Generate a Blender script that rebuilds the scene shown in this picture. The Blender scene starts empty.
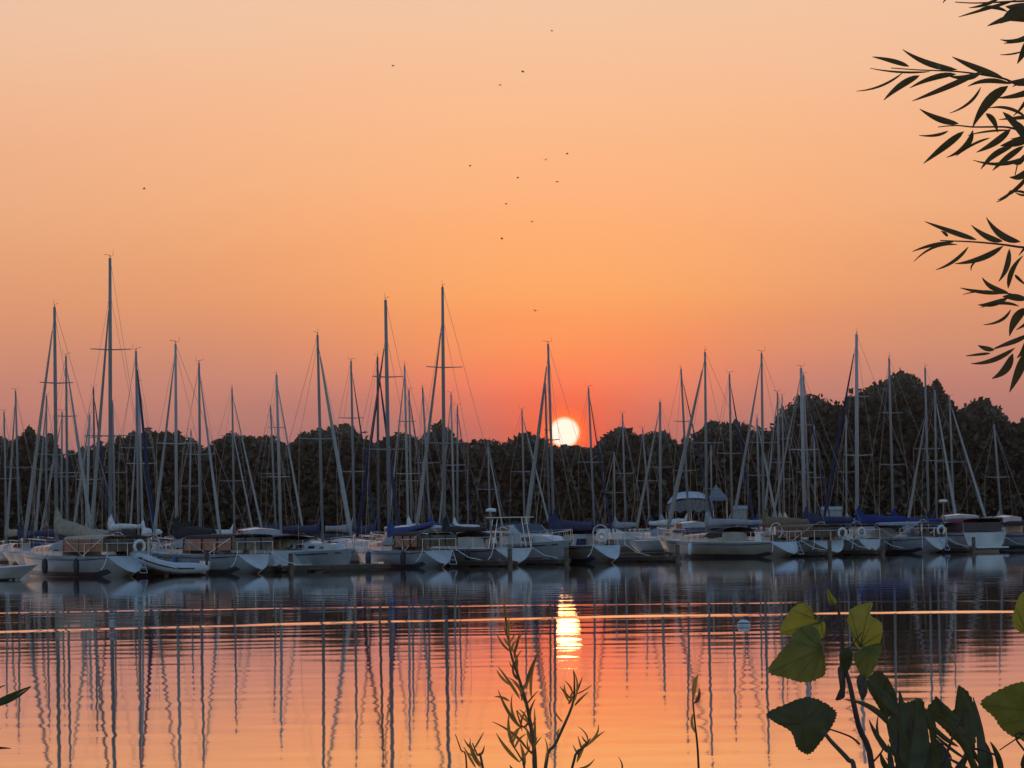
import bpy, bmesh, math, random
import numpy as np
from mathutils import Vector, Matrix

C = bpy.context.scene.collection
SC = bpy.context.scene
PI = math.pi
F = 3425.0                 # focal length in pixels of the 1024 px wide picture
CAMH = 1.75                # eye height above the water
PITCH = math.radians(2.366)
ROLL = math.radians(0.9)

# ------------------------------------------------------------------ camera
cam_d = bpy.data.cameras.new('camera')
cam = bpy.data.objects.new('camera', cam_d)
C.objects.link(cam)
cam_d.sensor_width = 36.0
cam_d.lens = F * 36.0 / 1024.0
cam_d.clip_start = 0.1
cam_d.clip_end = 9000
CAMR = Matrix.Rotation(PI / 2 + PITCH, 3, 'X') @ Matrix.Rotation(-ROLL, 3, 'Z')
CAMP = Vector((0, 0, CAMH))
cam.matrix_world = Matrix.Translation(CAMP) @ CAMR.to_4x4()
SC.camera = cam


def pdir(px, py):
    return CAMR @ Vector(((px - 512) / F, -(py - 384) / F, -1.0))


def at(px, py, D):
    """point seen at a pixel of the photograph, at D metres along world Y"""
    d = pdir(px, py)
    return CAMP + d * (D / d.y)


def hor(px):
    return 525.3 - (px - 512) * math.tan(ROLL)


# ------------------------------------------------------------------ sky
SUN_DIR = pdir(564.5, 432.5).normalized()
SUN_EL = math.asin(SUN_DIR.z)
SUN_AZ = math.atan2(SUN_DIR.x, SUN_DIR.y)


def lin(c):
    out = []
    for v in c:
        v = v / 255.0
        out.append(v / 12.92 if v <= 0.04045 else ((v + 0.055) / 1.055) ** 2.4)
    return (out[0], out[1], out[2], 1.0)


w = bpy.data.worlds.new('World')
SC.world = w
w.use_nodes = True
nt = w.node_tree
nt.nodes.clear()


def N(t, **kw):
    n = nt.nodes.new(t)
    for k, v in kw.items():
        setattr(n, k, v)
    return n


def math_node(op, a, b=None, c=None, clamp=False):
    n = N('ShaderNodeMath', operation=op)
    n.use_clamp = clamp
    for i, v in enumerate((a, b, c)):
        if v is None:
            continue
        if isinstance(v, (int, float)):
            n.inputs[i].default_value = v
        else:
            nt.links.new(v, n.inputs[i])
    return n.outputs[0]


def ramp(fac, stops, interp='EASE'):
    r = N('ShaderNodeValToRGB')
    r.color_ramp.interpolation = interp
    el = r.color_ramp.elements
    while len(el) > 1:
        el.remove(el[-1])
    el[0].position = stops[0][0]
    el[0].color = stops[0][1]
    for p, c in stops[1:]:
        e = el.new(p)
        e.color = c
    nt.links.new(fac, r.inputs[0])
    return r.outputs[0]


def mixc(fac, a, b, blend='MIX'):
    m = N('ShaderNodeMix', data_type='RGBA', blend_type=blend)
    for s, v in ((m.inputs[0], fac), (m.inputs[6], a), (m.inputs[7], b)):
        if isinstance(v, (int, float)):
            s.default_value = v
        elif isinstance(v, tuple):
            s.default_value = v
        else:
            nt.links.new(v, s)
    return m.outputs[2]


tc = N('ShaderNodeTexCoord')
nrm = N('ShaderNodeVectorMath', operation='NORMALIZE')
nt.links.new(tc.outputs['Generated'], nrm.inputs[0])
D_ = nrm.outputs[0]
sep = N('ShaderNodeSeparateXYZ')
nt.links.new(D_, sep.inputs[0])
zz = sep.outputs[2]
dot = N('ShaderNodeVectorMath', operation='DOT_PRODUCT')
nt.links.new(D_, dot.inputs[0])
dot.inputs[1].default_value = SUN_DIR
ang = math_node('ARCCOSINE', math_node('MINIMUM', dot.outputs['Value'], 1.0))     # radians from the sun
# horizontal angle from the sun
hd = N('ShaderNodeVectorMath', operation='DOT_PRODUCT')
nt.links.new(D_, hd.inputs[0])
hs = Vector((SUN_DIR.y, -SUN_DIR.x, 0)).normalized()
hd.inputs[1].default_value = hs
az = hd.outputs['Value']
hf = N('ShaderNodeVectorMath', operation='DOT_PRODUCT')
nt.links.new(D_, hf.inputs[0])
hf.inputs[1].default_value = Vector((SUN_DIR.x, SUN_DIR.y, 0)).normalized()
front = hf.outputs['Value']

# faint uneven haze bands, so that the gradient is not perfect
mp = N('ShaderNodeMapping')
mp.inputs['Scale'].default_value = (4, 4, 26)
nt.links.new(D_, mp.inputs[0])
nz = N('ShaderNodeTexNoise')
nz.inputs['Scale'].default_value = 2.2
nz.inputs['Detail'].default_value = 4
nt.links.new(mp.outputs[0], nz.inputs['Vector'])
zn = math_node('ADD', zz, math_node('MULTIPLY', math_node('SUBTRACT', nz.outputs[0], 0.5), 0.012))

YS = (470, 430, 400, 380, 350, 300, 250, 200, 100, 20, -20)
FAR = [(158, 106, 108), (173, 117, 112), (190, 127, 114), (199, 134, 116), (209, 142, 114), (223, 152, 113),
       (229, 162, 120), (233, 171, 130), (236, 181, 146), (235, 190, 161), (232, 191, 166)]
NEAR = [(204, 82, 70), (224, 104, 82), (243, 118, 86), (254, 129, 89), (255, 145, 90), (255, 167, 100),
        (255, 174, 112), (255, 180, 125), (250, 190, 145), (245, 197, 161), (242, 198, 166)]
ZTOP = 0.34


def stops(cols, tail):
    st = [(max(0.0, (525 - y) / F / ZTOP), lin(c)) for y, c in zip(YS, cols)]
    return st + [(0.62, lin(tail)), (1.0, lin((188, 178, 178)))]


fz = math_node('DIVIDE', zn, ZTOP, clamp=True)
cf = ramp(fz, stops(FAR, (222, 194, 168)), 'LINEAR')
cn = ramp(fz, stops(NEAR, (224, 197, 170)), 'LINEAR')
azw = math_node('DIVIDE', az, math_node('ADD', 0.030, math_node('MULTIPLY', math_node('MAXIMUM', math_node('SUBTRACT', zz, SUN_DIR.z), 0.0), 1.3)))
gauss = math_node('POWER', 2.718, math_node('MULTIPLY', math_node('MULTIPLY', azw, azw), -1.0))
gauss = math_node('MULTIPLY', gauss, math_node('GREATER_THAN', front, 0.0))
sunset = mixc(gauss, cf, cn)
# aureole close to the disc
a1 = math_node('POWER', 2.718, math_node('MULTIPLY', ang, -190.0))
sunset = mixc(math_node('MULTIPLY', a1, 0.75, clamp=True), sunset, lin((255, 74, 34)))
a2 = math_node('POWER', 2.718, math_node('MULTIPLY', math_node('MAXIMUM', math_node('SUBTRACT', ang, 0.0047), 0.0), -900.0))
a3 = math_node('POWER', 2.718, math_node('MULTIPLY', math_node('MAXIMUM', math_node('SUBTRACT', ang, 0.0047), 0.0), -260.0))
sunset = mixc(math_node('MULTIPLY', a3, 0.55), sunset, (1.15, 0.15, 0.035, 1))
sunset = mixc(math_node('MULTIPLY', a2, 0.6), sunset, (1.5, 0.26, 0.05, 1))

sky = N('ShaderNodeTexSky', sky_type='NISHITA')
sky.sun_disc = False
sky.sun_elevation = SUN_EL
sky.sun_rotation = SUN_AZ
sky.altitude = 100
sky.air_density = 1.0
sky.dust_density = 1.5
sky.ozone_density = 3.0
SKY_K = 0.15
skb = mixc(1.0, sky.outputs[0], (SKY_K * 7.2, SKY_K * 5.4, SKY_K * 4.5, 1), 'MULTIPLY')


def smooth(v, a, b):
    n = N('ShaderNodeMapRange', interpolation_type='SMOOTHSTEP')
    nt.links.new(v, n.inputs[0])
    n.inputs[1].default_value = a
    n.inputs[2].default_value = b
    return n.outputs[0]


up = smooth(zz, 0.2, 0.5)
back = smooth(front, 0.55, -0.25)
col = mixc(math_node('MAXIMUM', up, back), sunset, skb)
# the sun's disc, 0.53 degrees across, dimmed and reddened by the evening haze, a little darker at its limb
disc = smooth(ang, 0.00490, 0.00435)
limb = smooth(ang, 0.00485, 0.0034)
dcol = mixc(limb, (1.35, 0.33, 0.06, 1), (1.4, 1.02, 0.82, 1))
col = mixc(disc, col, dcol)
bg = N('ShaderNodeBackground')
nt.links.new(col, bg.inputs[0])
bg.inputs[1].default_value = 1.0
out = N('ShaderNodeOutputWorld')
nt.links.new(bg.outputs[0], out.inputs[0])
w.cycles.sampling_method = 'MANUAL'
w.cycles.sample_map_resolution = 2048

# ------------------------------------------------------------------ sun lamp (a dim red sun on the horizon)
ld = bpy.data.lights.new('sun', 'SUN')
ld.energy = 0.004
ld.angle = math.radians(0.53)
ld.color = (1.0, 0.42, 0.14)
sun = bpy.data.objects.new('sun', ld)
C.objects.link(sun)
sun.location = (0, 0, 60)
sun.rotation_euler = SUN_DIR.to_track_quat('Z', 'Y').to_euler()

SC.view_settings.view_transform = 'Standard'
SC.view_settings.look = 'None'
SC.view_settings.exposure = 0.0
SC.view_settings.gamma = 1.0
SC.view_settings.use_curve_mapping = False
SC.cycles.use_denoising = True
SC.cycles.max_bounces = 6
SC.cycles.caustics_reflective = False
SC.cycles.caustics_refractive = False
SC.render.film_transparent = False

# ------------------------------------------------------------------ materials
MATS = {}


def mat(name, base, rough=0.6, metal=0.0, var=0.18, scale=3.0, spec=0.5, translucent=0.0, tcol=None):
    if name in MATS:
        return MATS[name]
    m = bpy.data.materials.new(name)
    m.use_nodes = True
    t = m.node_tree
    p = t.nodes['Principled BSDF']
    tcn = t.nodes.new('ShaderNodeTexCoord')
    n = t.nodes.new('ShaderNodeTexNoise')
    n.inputs['Scale'].default_value = scale
    n.inputs['Detail'].default_value = 5
    t.links.new(tcn.outputs['Object'], n.inputs['Vector'])
    r = t.nodes.new('ShaderNodeValToRGB')
    r.color_ramp.elements[0].position = 0.3
    r.color_ramp.elements[1].position = 0.7
    r.color_ramp.elements[0].color = tuple(max(0, c * (1 - var)) for c in base) + (1,)
    r.color_ramp.elements[1].color = tuple(min(1, c * (1 + var)) for c in base) + (1,)
    t.links.new(n.outputs['Fac'], r.inputs[0])
    t.links.new(r.outputs[0], p.inputs['Base Color'])
    p.inputs['Roughness'].default_value = rough
    p.inputs['Metallic'].default_value = metal
    p.inputs['Specular IOR Level'].default_value = spec
    if translucent:
        tr = t.nodes.new('ShaderNodeBsdfTranslucent')
        tr.inputs[0].default_value = (tcol or base) + (1,)
        mx = t.nodes.new('ShaderNodeMixShader')
        mx.inputs[0].default_value = translucent
        t.links.new(p.outputs[0], mx.inputs[1])
        t.links.new(tr.outputs[0], mx.inputs[2])
        t.links.new(mx.outputs[0], t.nodes['Material Output'].inputs['Surface'])
    MATS[name] = m
    return m


M_GEL = mat('white_gelcoat', (0.50, 0.51, 0.51), 0.32, var=0.16, scale=1.6)
M_GREYHULL = mat('pale_grey_gelcoat', (0.48, 0.50, 0.52), 0.32, var=0.18, scale=1.6)
M_CREAM = mat('cream_gelcoat', (0.46, 0.42, 0.35), 0.4, var=0.18, scale=1.6)
M_NAVYHULL = mat('navy_gelcoat', (0.03, 0.04, 0.09), 0.2, var=0.1)
M_BROWNHULL = mat('weathered_tan_gelcoat', (0.34, 0.29, 0.24), 0.4, var=0.12)
M_DECK = mat('deck_non_skid', (0.58, 0.57, 0.53), 0.75, var=0.1)
M_GLASS = mat('smoked_window', (0.02, 0.022, 0.025), 0.08, var=0.1)
M_ALU = mat('mast_aluminium', (0.27, 0.265, 0.26), 0.5, metal=0.1, var=0.08)
M_DALU = mat('mast_dark_paint', (0.15, 0.145, 0.14), 0.5, metal=0.1, var=0.08)
M_WMAST = mat('mast_white_paint', (0.42, 0.41, 0.40), 0.45, var=0.06)
M_WIRE = mat('stainless_wire', (0.30, 0.30, 0.31), 0.35, metal=0.6, var=0.05)
M_STEEL = mat('stainless_tube', (0.55, 0.55, 0.56), 0.25, metal=0.8, var=0.05)
M_SAIL = mat('furled_sailcloth', (0.36, 0.35, 0.33), 0.85, var=0.15, scale=8)
M_BOOT = mat('dark_boot_stripe', (0.03, 0.03, 0.045), 0.4)
M_BLUESTRIPE = mat('blue_stripe', (0.05, 0.08, 0.2), 0.35)
M_RED = mat('red_stripe', (0.22, 0.03, 0.03), 0.4)
M_VINYL = mat('clouded_vinyl', (0.26, 0.22, 0.18), 0.25, var=0.25, scale=2.0)
M_WOOD = mat('weathered_planks', (0.15, 0.115, 0.085), 0.85, var=0.35, scale=4)
M_BLACK = mat('black_rubber', (0.02, 0.02, 0.022), 0.5)
M_WHITEPL = mat('white_plastic', (0.72, 0.72, 0.72), 0.4, var=0.05)
M_BLUEPL = mat('blue_plastic', (0.05, 0.09, 0.20), 0.4)
M_TENT = mat('white_tent_fabric', (0.62, 0.62, 0.62), 0.7, var=0.06)
M_BARK = mat('bark', (0.07, 0.055, 0.045), 0.9, var=0.35, scale=6)
M_DINGHY = mat('grey_inflatable_rubber', (0.50, 0.53, 0.56), 0.5, var=0.06)
M_FLAG = mat('faded_red_flag_cloth', (0.26, 0.06, 0.03), 0.9, var=0.3)
M_BRONZE = mat('dark_feathers', (0.03, 0.028, 0.026), 0.8)
M_BUOYW = mat('buoy_white', (0.66, 0.68, 0.70), 0.45, var=0.1, scale=10)
COVERS = {
    'navy': (0.025, 0.035, 0.09), 'blue': (0.03, 0.06, 0.20), 'royal': (0.013, 0.032, 0.17), 'black': (0.02, 0.02, 0.023),
    'beige': (0.36, 0.30, 0.22), 'brown': (0.20, 0.13, 0.08), 'white': (0.66, 0.65, 0.62), 'grey': (0.30, 0.31, 0.33),
    'burgundy': (0.14, 0.025, 0.04), 'green': (0.03, 0.10, 0.07), 'cream': (0.58, 0.51, 0.38), 'tan': (0.42, 0.34, 0.26),
}


def canvas(c):
    return mat('%s_canvas' % c, COVERS[c], 0.9, var=0.2, scale=5)


def leafmat(name, base, trans, tcol):
    near = not name.startswith('foliage')
    return mat(name, base, 0.55, var=0.35 if near else 0.45, scale=55.0 if near else 0.35, spec=0.3, translucent=trans, tcol=tcol)


# ------------------------------------------------------------------ mesh helpers
class MB:
    def __init__(self):
        self.v, self.f = [], []

    def add(self, vs, fs):
        o = len(self.v)
        self.v += [tuple(x) for x in vs]
        self.f += [tuple(i + o for i in f) for f in fs]
        return self

    def box(self, x0, x1, y0, y1, z0, z1, taper=0.0):
        t = taper
        self.add([(x0, y0, z0), (x1, y0, z0), (x1, y1, z0), (x0, y1, z0),
                  (x0 + t, y0 + t, z1), (x1 - t, y0 + t, z1), (x1 - t, y1 - t, z1), (x0 + t, y1 - t, z1)],
                 [(0, 3, 2, 1), (4, 5, 6, 7), (0, 1, 5, 4), (1, 2, 6, 5), (2, 3, 7, 6), (3, 0, 4, 7)])
        return self

    def tube(self, pts, r, n=6, caps=True):
        pts = [Vector(p) for p in pts]
        rs = r if isinstance(r, (list, tuple)) else [r] * len(pts)
        vs, fs = [], []
        ref = None
        for i, p in enumerate(pts):
            d = (pts[min(i + 1, len(pts) - 1)] - pts[max(i - 1, 0)])
            if d.length < 1e-9:
                d = Vector((0, 0, 1))
            d.normalize()
            if ref is None:
                ref = d.orthogonal().normalized()
            ref = (ref - d * ref.dot(d))
            if ref.length < 1e-6:
                ref = d.orthogonal()
            ref.normalize()
            b = d.cross(ref)
            for k in range(n):
                a = 2 * PI * k / n
                vs.append(p + (ref * math.cos(a) + b * math.sin(a)) * rs[i])
        for i in range(len(pts) - 1):
            for k in range(n):
                fs.append((i * n + k, i * n + (k + 1) % n, (i + 1) * n + (k + 1) % n, (i + 1) * n + k))
        if caps:
            fs.append(tuple(range(n - 1, -1, -1)))
            fs.append(tuple((len(pts) - 1) * n + k for k in range(n)))
        return self.add(vs, fs)

    def lathe(self, prof, c=(0, 0, 0), n=16):
        vs, fs = [], []
        for r, z in prof:
            for k in range(n):
                a = 2 * PI * k / n
                vs.append((c[0] + r * math.cos(a), c[1] + r * math.sin(a), c[2] + z))
        for i in range(len(prof) - 1):
            for k in range(n):
                fs.append((i * n + k, i * n + (k + 1) % n, (i + 1) * n + (k + 1) % n, (i + 1) * n + k))
        fs.append(tuple(range(n - 1, -1, -1)))
        fs.append(tuple((len(prof) - 1) * n + k for k in range(n)))
        return self.add(vs, fs)

    def grid(self, rows, close=False):
        n = len(rows[0])
        vs = [p for r in rows for p in r]
        fs = []
        for i in range(len(rows) - 1):
            for k in range(n if close else n - 1):
                fs.append((i * n + k, i * n + (k + 1) % n, (i + 1) * n + (k + 1) % n, (i + 1) * n + k))
        return self.add(vs, fs)

    def torus(self, c, R, r, u, v, n=16, m=6, a0=0, a1=2 * PI):
        c, u, v = Vector(c), Vector(u).normalized(), Vector(v).normalized()
        pts = [c + (u * math.cos(a0 + (a1 - a0) * k / n) + v * math.sin(a0 + (a1 - a0) * k / n)) * R for k in range(n + 1)]
        return self.tube(pts, r, m)

    def build(self, name, m, parent=None, smooth=False, bevel=0.0):
        me = bpy.data.meshes.new(name)
        me.from_pydata(self.v, [], self.f)
        me.materials.append(m)
        if smooth:
            me.polygons.foreach_set('use_smooth', [True] * len(me.polygons))
        me.update()
        o = bpy.data.objects.new(name, me)
        C.objects.link(o)
        if parent is not None:
            o.parent = parent
        if bevel:
            b = o.modifiers.new('bevel', 'BEVEL')
            b.width = bevel
            b.segments = 2
        return o


def empty(name, loc, rz=0.0):
    o = bpy.data.objects.new(name, None)
    C.objects.link(o)
    o.location = loc
    o.rotation_euler = (0, 0, rz)
    o.empty_display_size = 0.2
    return o


def tag(o, label=None, cat=None, group=None, kind=None):
    if label:
        o['label'] = label
    if cat:
        o['category'] = cat
    if group:
        o['group'] = group
    if kind:
        o['kind'] = kind
    return o


rng = random.Random(11)
nrg = np.random.default_rng(5)

# ------------------------------------------------------------------ ground: near bank, lake bed, far shore, one sheet to the horizon
FAR_SHORE = 512.0


def ground_h(x, y):
    near = 0.22 - 0.30 * max(0.0, y - 5.5)
    near = max(near, -1.4)
    t = (y - FAR_SHORE + 6 * math.sin(x * 0.03)) / 8.0
    far = -1.4 + 2.3 * min(1, max(0, t)) + (0.026 * min(560.0, max(0.0, y - FAR_SHORE - 8)) if t > 1 else 0)
    side = -1.4 + 2.2 * min(1, max(0, (abs(x) - 340) / 12.0))
    return max(near, far, side)


gx = [-2200, -900, -500, -353, -340, -200, -120] + list(range(-90, 91, 15)) + [120, 200, 340, 353, 500, 900, 2200]
gy = [-200, -60, -20, -8, 0, 3, 5.5, 7, 9, 11.5, 20, 60, 150, 300, 440, 490, 500, 506, 510, 514, 518, 524, 534, 550, 590, 670, 870, 1500, 2600]
MB().grid([[(x, y, ground_h(x, y)) for x in gx] for y in gy]).build('ground', mat('bank_earth', (0.07, 0.065, 0.04), 0.95, var=0.4, scale=0.4), smooth=True)
tag(bpy.data.objects['ground'], kind='structure')

# ------------------------------------------------------------------ water
rows = []
y = 5.0
while y < 24:
    rows.append(y); y += 0.6
while y < 58:
    rows.append(y); y += 0.10 + 0.10 * (y - 24) / 34
while y < 84:
    rows.append(y); y += 0.13
while y < 110:
    rows.append(y); y += 0.2
while y < 150:
    rows.append(y); y += 0.5
while y < 528:
    rows.append(y); y += 6.0
cols = [-345, -200, -120, -80, -60, -48, -40, -34, -29, -25, -22, -20] + list(np.arange(-18, 18.01, 0.26)) + [20, 22, 25, 29, 34, 40, 48, 60, 80, 120, 200, 345]
YY, XX = np.meshgrid(np.array(rows), np.array(cols), indexing='ij')
Z = np.zeros_like(XX)


def vnoise(x, y, s, seed):
    r = np.random.default_rng(seed)
    out = np.zeros_like(x)
    for _ in range(9):
        a = r.uniform(0, 2 * PI)
        k = s * r.uniform(0.5, 1.6)
        out += np.sin(k * (np.cos(a) * x * 0.6 + np.sin(a) * y) + r.uniform(0, 2 * PI))
    return out / 3.0


wv = np.random.default_rng(21)
patch = np.clip(0.75 + 0.45 * vnoise(XX, YY, 0.18, 3), 0.25, 1.7)
dist = np.interp(YY, [5, 24, 45, 62, 80, 100, 150, 276], [0.6, 0.80, 1.0, 0.9, 0.55, 0.30, 0.22, 0.2])
edge = np.clip((19 - np.abs(XX)) / 4, 0, 1)
for lam0, lam1, n, slope in ((0.55, 0.9, 18, 0.0007), (0.9, 1.6, 16, 0.0006), (1.6, 3.2, 12, 0.00016), (3.5, 8, 8, 0.00006)):
    for _ in range(n):
        lam = wv.uniform(lam0, lam1)
        th = wv.normal(0, 0.95)
        k = 2 * PI / lam
        A = slope / k * 1.1
        fade = np.clip(1.35 - YY / (48 * lam), 0, 1) if lam < 3.4 else 1.0
        Z += A * fade * np.sin(k * (math.sin(th) * XX * 1.1 + math.cos(th) * YY) + wv.uniform(0, 2 * PI))
Z *= patch * dist * edge
farw = np.interp(YY, [40, 58, 72, 110, 140, 190, 300], [0, 0.7, 1.0, 1.0, 0.55, 0.25, 0.1]) * np.clip(0.8 + 0.5 * vnoise(XX, YY, 0.10, 8), 0.2, 1.8) * edge
for _ in range(16):
    lam = wv.uniform(1.0, 3.0)
    th = wv.normal(0, 0.85)
    k = 2 * PI / lam
    fade = np.clip(2.2 - YY / (70 * lam), 0, 1)
    Z += 0.0009 / k * farw * fade * np.sin(k * (math.sin(th) * XX * 0.9 + math.cos(th) * YY) + wv.uniform(0, 2 * PI))


def line(ys_px):
    pts = [(x, CAMH * F / (yy - hor(x))) for x, yy in ys_px]
    X = [(x - 512) / F * d for x, d in pts]
    p = np.polyfit(X, [d for _, d in pts], 2)
    return p


def ridge(p, A, wd, seed, lo=0.7):
    global Z
    xc = np.clip(XX, -14, 14)
    yc = np.polyval(p, xc) + 0.12 * vnoise(XX, XX * 0, 2.4, seed + 5) + 0.25 * vnoise(XX, XX * 0, 0.5, seed)
    amp = A * np.clip(0.9 + 0.25 * vnoise(XX, XX * 0, 0.35, seed + 1) + 0.30 * vnoise(XX, YY * 0.3, 2.0, seed + 2) + 0.2 * vnoise(XX, YY * 0.3, 6.0, seed + 3), lo * 0.5, 1.5)
    t = (YY - yc) / wd
    Z += amp * np.exp(-t * t) * np.clip((24 - np.abs(XX)) / 6, 0, 1)


ridge(line([(0, 631), (220, 625), (440, 620), (700, 614.5), (1010, 611.5)]), 0.019, 0.5, 40)
ridge(line([(0, 613), (220, 608.5), (440, 606), (600, 604.5), (760, 602)]), 0.006, 0.5, 50, 0.1)
ridge(line([(0, 642), (200, 639), (400, 636), (650, 633), (1000, 628)]), 0.0025, 0.6, 60, 0.1)
V = np.stack([XX, YY, Z], -1).reshape(-1, 3)
nr, nc = XX.shape
ii, jj = np.meshgrid(np.arange(nr - 1), np.arange(nc - 1), indexing='ij')
q = np.stack([ii * nc + jj, ii * nc + jj + 1, (ii + 1) * nc + jj + 1, (ii + 1) * nc + jj], -1).reshape(-1, 4)


def np_mesh(name, V, Q, m, parent=None, smooth=False):
    me = bpy.data.meshes.new(name)
    k = Q.shape[1]
    me.vertices.add(len(V))
    me.vertices.foreach_set('co', np.ascontiguousarray(V, dtype=np.float32).ravel())
    me.loops.add(Q.size)
    me.loops.foreach_set('vertex_index', np.ascontiguousarray(Q, dtype=np.int32).ravel())
    me.polygons.add(len(Q))
    me.polygons.foreach_set('loop_start', np.arange(0, Q.size, k, dtype=np.int32))
    me.polygons.foreach_set('loop_total', np.full(len(Q), k, dtype=np.int32))
    me.polygons.foreach_set('use_smooth', np.full(len(Q), smooth))
    me.materials.append(m)
    me.update(calc_edges=True)
    me.validate()
    o = bpy.data.objects.new(name, me)
    C.objects.link(o)
    if parent is not None:
        o.parent = parent
    return o


wm = bpy.data.materials.new('lake_water')
wm.use_nodes = True
t = wm.node_tree
p = t.nodes['Principled BSDF']
p.inputs['Base Color'].default_value = (0.010, 0.013, 0.016, 1)
p.inputs['Roughness'].default_value = 0.028
p.inputs['IOR'].default_value = 1.333
gl = t.nodes.new('ShaderNodeBsdfGlossy')
gl.inputs['Roughness'].default_value = 0.028
gl.inputs['Color'].default_value = (0.98, 0.98, 0.98, 1)
mx = t.nodes.new('ShaderNodeMixShader')
mx.inputs[0].default_value = 0.93
t.links.new(p.outputs[0], mx.inputs[1])
t.links.new(gl.outputs[0], mx.inputs[2])
tcn = t.nodes.new('ShaderNodeTexCoord')
mpn = t.nodes.new('ShaderNodeMapping')
mpn.inputs['Scale'].default_value = (0.7, 1.6, 1)
nz = t.nodes.new('ShaderNodeTexNoise')
nz.inputs['Scale'].default_value = 2.6
nz.inputs['Detail'].default_value = 3
bp = t.nodes.new('ShaderNodeBump')
bp.inputs['Strength'].default_value = 1.0
bp.inputs['Distance'].default_value = 0.0006
t.links.new(tcn.outputs['Object'], mpn.inputs[0])
t.links.new(mpn.outputs[0], nz.inputs['Vector'])
t.links.new(nz.outputs[0], bp.inputs['Height'])
for n_ in (p, gl):
    t.links.new(bp.outputs[0], n_.inputs['Normal'])
t.links.new(mx.outputs[0], t.nodes['Material Output'].inputs['Surface'])
tag(np_mesh('lake_water', V, q, wm, smooth=True), kind='structure')

# ------------------------------------------------------------------ trees on the far shore
PROF = [(-420, 425), (-250, 430), (-120, 436), (-40, 442), (0, 440), (25, 436), (42, 438), (55, 447), (66, 461), (75, 458), (85, 448), (100, 445), (120, 441), (150, 435), (170, 435),
        (186, 438), (200, 447), (216, 445), (228, 438), (250, 442), (265, 440), (282, 443), (300, 438), (316, 433), (335, 430), (348, 433), (362, 440),
        (382, 440), (398, 437), (416, 440), (430, 437), (442, 429), (456, 440), (480, 443), (500, 442), (520, 441), (545, 442), (565, 447), (585, 446),
        (602, 440), (620, 434), (640, 436), (660, 434), (680, 441), (692, 443), (705, 431), (722, 426), (742, 426), (756, 431), (770, 430), (782, 413),
        (800, 401), (816, 399), (830, 406), (841, 411), (852, 396), (870, 388), (884, 384), (900, 375), (915, 380), (925, 393), (936, 385), (946, 395),
        (958, 410), (975, 404), (988, 404), (1000, 415), (1011, 430), (1026, 425), (1060, 418), (1120, 410), (1250, 425), (1450, 430)]
PX = np.array([a for a, _ in PROF], float)
PY = np.array([b for _, b in PROF], float)


def skyline(x):
    return float(np.interp(x, PX, PY))


def leaf_quads(P, size, outw=None, seed=0):
    """many small pointed leaf clumps at the points P"""
    r = np.random.default_rng(seed)
    n = len(P)
    nrm_ = r.normal(size=(n, 3))
    if outw is not None:
        nrm_ += outw * 0.9
    nrm_ /= np.linalg.norm(nrm_, axis=1)[:, None]
    a = r.normal(size=(n, 3))
    u = np.cross(nrm_, a)
    u /= np.linalg.norm(u, axis=1)[:, None] + 1e-9
    v = np.cross(nrm_, u)
    s = (size * r.uniform(0.55, 1.35, n))[:, None]
    wd = r.uniform(0.35, 0.75, n)[:, None]
    off = r.uniform(-0.25, 0.25, n)[:, None]
    A = P - u * s
    B = P + v * s * wd + u * s * off
    Cc = P + u * s
    Dd = P - v * s * wd + u * s * off * 0.5 + nrm_ * s * 0.15
    V = np.stack([A, B, Cc, Dd], 1).reshape(-1, 3)
    return V, np.arange(4 * n).reshape(n, 4)


M_LEAFS = [leafmat('foliage_%s' % nm, b, 0.22, tcx) for nm, b, tcx in (
    ('olive', (0.085, 0.080, 0.054), (0.10, 0.085, 0.04)), ('dark_green', (0.040, 0.046, 0.030), (0.045, 0.05, 0.022)),
    ('mid_green', (0.038, 0.050, 0.026), (0.045, 0.055, 0.02)), ('brown_green', (0.10, 0.080, 0.056), (0.13, 0.085, 0.045)))]


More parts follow.
